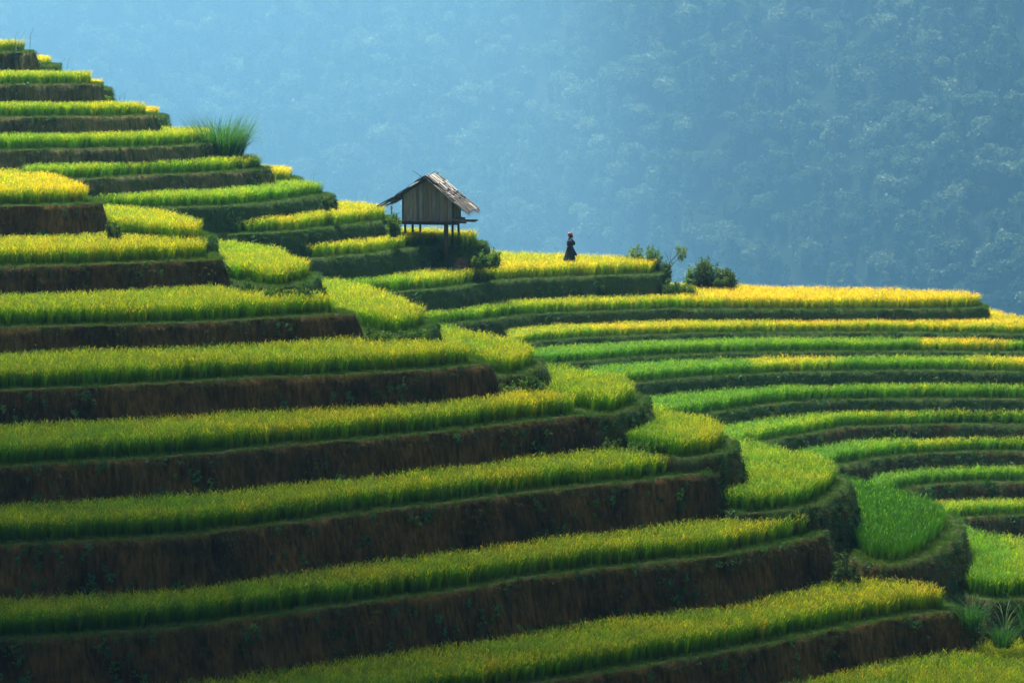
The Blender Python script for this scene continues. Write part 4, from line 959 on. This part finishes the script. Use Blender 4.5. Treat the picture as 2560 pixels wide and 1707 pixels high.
# bare earth where the slope has slipped right of the stilts
def slip():
    p = atd(1150, 660, 142.9); V, F = [], []; n, m = 14, 9
    for j in range(m):
        for i in range(n):
            u = (i / (n - 1) - .5); t = j / (m - 1); ww = (.95 - .45 * t) * (1 + .25 * float(fbm(j * .9 + 3, 1.)))
            bulge = .12 * math.cos(u * math.pi) * (1 - t * .6)
            V.append((p[0] + u * ww + .12 * t, p[1] - bulge + t * .45 + .10 * float(fbm(i * .6, j * .8)), p[2] - .2 + t * .55 - .12 * abs(u) * 2 + .10 * float(fbm(i * .7 + 5., j * .6 + 3.))))
    for j in range(m - 1):
        for i in range(n - 1): a = j * n + i; F.append((a, a + 1, a + n + 1, a + n))
    o = mesh_obj('bare_earth', V, F, ground_material('red_earth', (0.075, 0.048, 0.026), (0.15, 0.095, 0.05), 6.0), smooth=True)
    tag(o, 'patch of bare reddish earth below the granary stilts', None, None, 'structure')
slip()
# spur: overgrown corners
shrub(902, 985, 812, 858, 109.8, ML_MID, 'leafy weeds at the end of the third spur wall', seed=51, leaf=.045, nb=14, flat=True, per=60)
shrub(985, 1078, 808, 862, 110.1, ML_MID, 'tangled weeds under the rounded terrace left of the narrow golden rows', seed=52, leaf=.045, nb=14, flat=True, per=60)
shrub(592, 640, 690, 742, 113.5, ML_MID, 'dark leafy weeds beside the brown end of the second spur wall', seed=53, leaf=.045, nb=12, per=60)
shrub(660, 790, 706, 742, 111.8, ML_MID, 'low weeds under the yellow rounded terrace near the left', seed=54, leaf=.045, nb=14, flat=True, per=60)
shrub(268, 304, 540, 592, 119.2, ML_DARK, 'dark weeds on the end of the topmost spur wall', seed=55, leaf=.045, nb=9, per=60)
shrub(1228, 1300, 945, 1000, 108.3, ML_MID, 'dark bramble at the end of the fourth spur wall', seed=56, leaf=.045, nb=12, per=60, flat=True)
shrub(1300, 1360, 930, 980, 108.6, ML_MID, 'grassy growth under the fourth rounded terrace', seed=57, leaf=.045, nb=10, per=60, flat=True)
shrub(1500, 1556, 1085, 1140, 106.2, ML_DARK, 'dark leafy weeds at the step in the fifth spur wall', seed=58, leaf=.045, nb=12, per=60)
shrub(1560, 1670, 1078, 1148, 106.0, ML_MID, 'long grass and weeds left of the orange ripe patch', seed=59, leaf=.045, nb=14, per=60, flat=True)
shrub(1790, 1880, 1236, 1310, 104.6, ML_DARK, 'lush dark weeds at the end of the sixth spur wall', seed=60, leaf=.05, nb=14, per=60)
shrub(1862, 1930, 1248, 1300, 104.4, ML_MID, 'fresh green weeds under the broad rounded terrace', seed=61, leaf=.045, nb=10, per=60, flat=True)
shrub(2076, 2150, 1366, 1452, 103.3, ML_DARK, 'dark creeper running down the end of the seventh spur wall', seed=62, leaf=.045, nb=12, per=60, flat=True)
tuft(2372, 2480, 1470, 1560, 101.5, 'drooping dark green grass tuft over the end of the lowest full wall', 71, 230, w=.020, lean=(1.2, 2.8))
tuft(2455, 2560, 1536, 1606, 100.3, 'spreading grass tuft at the right edge above the corner crop', 72, 230, w=.020, lean=(1.0, 2.6))
tuft(2480, 2545, 1480, 1570, 101.3, 'few tall reed leaves with pale arching tips near the right edge', 73, 14, w=.032, lean=(1.0, 2.3), mat=plain_leaf('reed_leaf', (0.10, 0.20, 0.06), (0.25, 0.34, 0.16), 2), sp=.12)
tuft(2528, 2600, 1462, 1560, 102.3, 'reed leaves cut by the right edge of the picture', 74, 60, w=.026, lean=(1.0, 2.4))
shrub(2390, 2480, 1500, 1600, 102.6, ML_DARK, 'dark weeds below the drooping tuft', seed=63, leaf=.045, nb=14, per=60)
def stalks(x, y, D, n, label, seed, h=.55, wd_=.5):
    random.seed(seed); p = atd(x, y, D); root = empty('seed_grass', p, 0, label, 'wild grass')
    for k in range(n):
        a = random.uniform(-wd_, wd_); l = random.uniform(.1, .35); hh = h * random.uniform(.6, 1.1)
        tube_mesh('stalk', [(a, 0, -.7), (a + l * .3, 0, hh * .5), (a + l, .05, hh)], [.008, .006, .004], M_TWIG, 4, root)
        foliage_mesh('seed_head', [(a + l, .05, hh, .02, .07)], .010, 300, M_TWIG, root, seed + k)
stalks(52, 102, 148, 4, 'few thin seed stalks above the topmost crop', 81, .55, .5)
stalks(158, 168, 151, 2, 'two thin seed stalks right of the topmost ledge', 82, .5, .2)
stalks(296, 250, 150, 3, 'thin seed stalks above the third terrace crop', 83, .5, .3)
stalks(775, 448, 146, 3, 'thin seed stalks above the bright green terrace', 84, .5, .2)


# ------------------------------------------------------------------ unseen clouds, added to darken the right-hand valley air and the foreground
def shade_cloud(cx, cy, rx, ry, label, seed, alt=2500.0, turn=0.0, square=0):
    k = alt / sv.z; c = Vector((cx + sv.x * k, cy + sv.y * k, alt)); n, m = 96, 40; V, F = [], []
    for j in range(m + 1):
        ph = math.pi * j / m
        for i in range(n):
            th = 2 * math.pi * i / n; d = np.array([math.sin(ph) * math.cos(th), math.sin(ph) * math.sin(th), math.cos(ph)])
            puff = abs(float(fbm(d[0] * 5 + d[2] * 3 + seed * 7, d[1] * 5 - d[2] * 2 + seed, 4)))
            e = 1 + (.24 if cx > 300 else .10) * (puff - .1) + .04 * float(fbm(th * 1.9 + seed, 3., 2)); h = 150 + 520 * puff
            if square: e *= (abs(math.cos(th)) ** square + abs(math.sin(th)) ** square) ** (-1 / square)
            ex, ey = rx * e * d[0], ry * e * d[1]; ct, st_ = math.cos(R(turn)), math.sin(R(turn))
            V.append((c.x + ex * ct - ey * st_, c.y + ex * st_ + ey * ct, c.z + (h if d[2] > 0 else 60) * d[2]))
    for j in range(m):
        for i in range(n): F.append((j * n + i, j * n + (i + 1) % n, (j + 1) * n + (i + 1) % n, (j + 1) * n + i))
    m_ = bpy.data.materials.get('shade_cloud_white')
    if not m_:
        m_, nt, out = newmat('shade_cloud_white'); d = N(nt, 'ShaderNodeBsdfDiffuse'); d.inputs[0].default_value = (.85, .86, .88, 1)
        t = N(nt, 'ShaderNodeBsdfTranslucent'); t.inputs[0].default_value = (.5, .5, .52, 1); a = N(nt, 'ShaderNodeMixShader'); a.inputs[0].default_value = .10
        nt.links.new(d.outputs[0], a.inputs[1]); nt.links.new(t.outputs[0], a.inputs[2]); nt.links.new(a.outputs[0], out.inputs[0])
    o = mesh_obj('shade_cloud', V, F, m_, smooth=True); tag(o, label, None, None, 'structure')
shade_cloud(772, 860, 735, 660, 'cloud added out of view to shade the right side of the valley', 2, square=4)
shade_cloud(-120, -544, 1500, 650, 'cloud added behind the viewer to shade the near terraces', 5)

# ------------------------------------------------------------------ the air of the valley
hz = mesh_obj('haze', [(x, y, z) for x in (-1340, 1340) for y in (-40, 3800) for z in (-380, 270)],
              [(0, 1, 3, 2), (4, 6, 7, 5), (0, 4, 5, 1), (2, 3, 7, 6), (0, 2, 6, 4), (1, 5, 7, 3)])
m = bpy.data.materials.new('haze_air'); m.use_nodes = True; nt = m.node_tree; nt.nodes.clear()
out = nt.nodes.new('ShaderNodeOutputMaterial'); pv = nt.nodes.new('ShaderNodeVolumePrincipled')
pv.inputs['Color'].default_value = HAZE_COL; pv.inputs['Density'].default_value = HAZE_DENS; pv.inputs['Anisotropy'].default_value = .5
nt.links.new(pv.outputs[0], out.inputs['Volume']); hz.data.materials.append(m)
tag(hz, 'blue haze filling the valley', None, None, 'stuff')
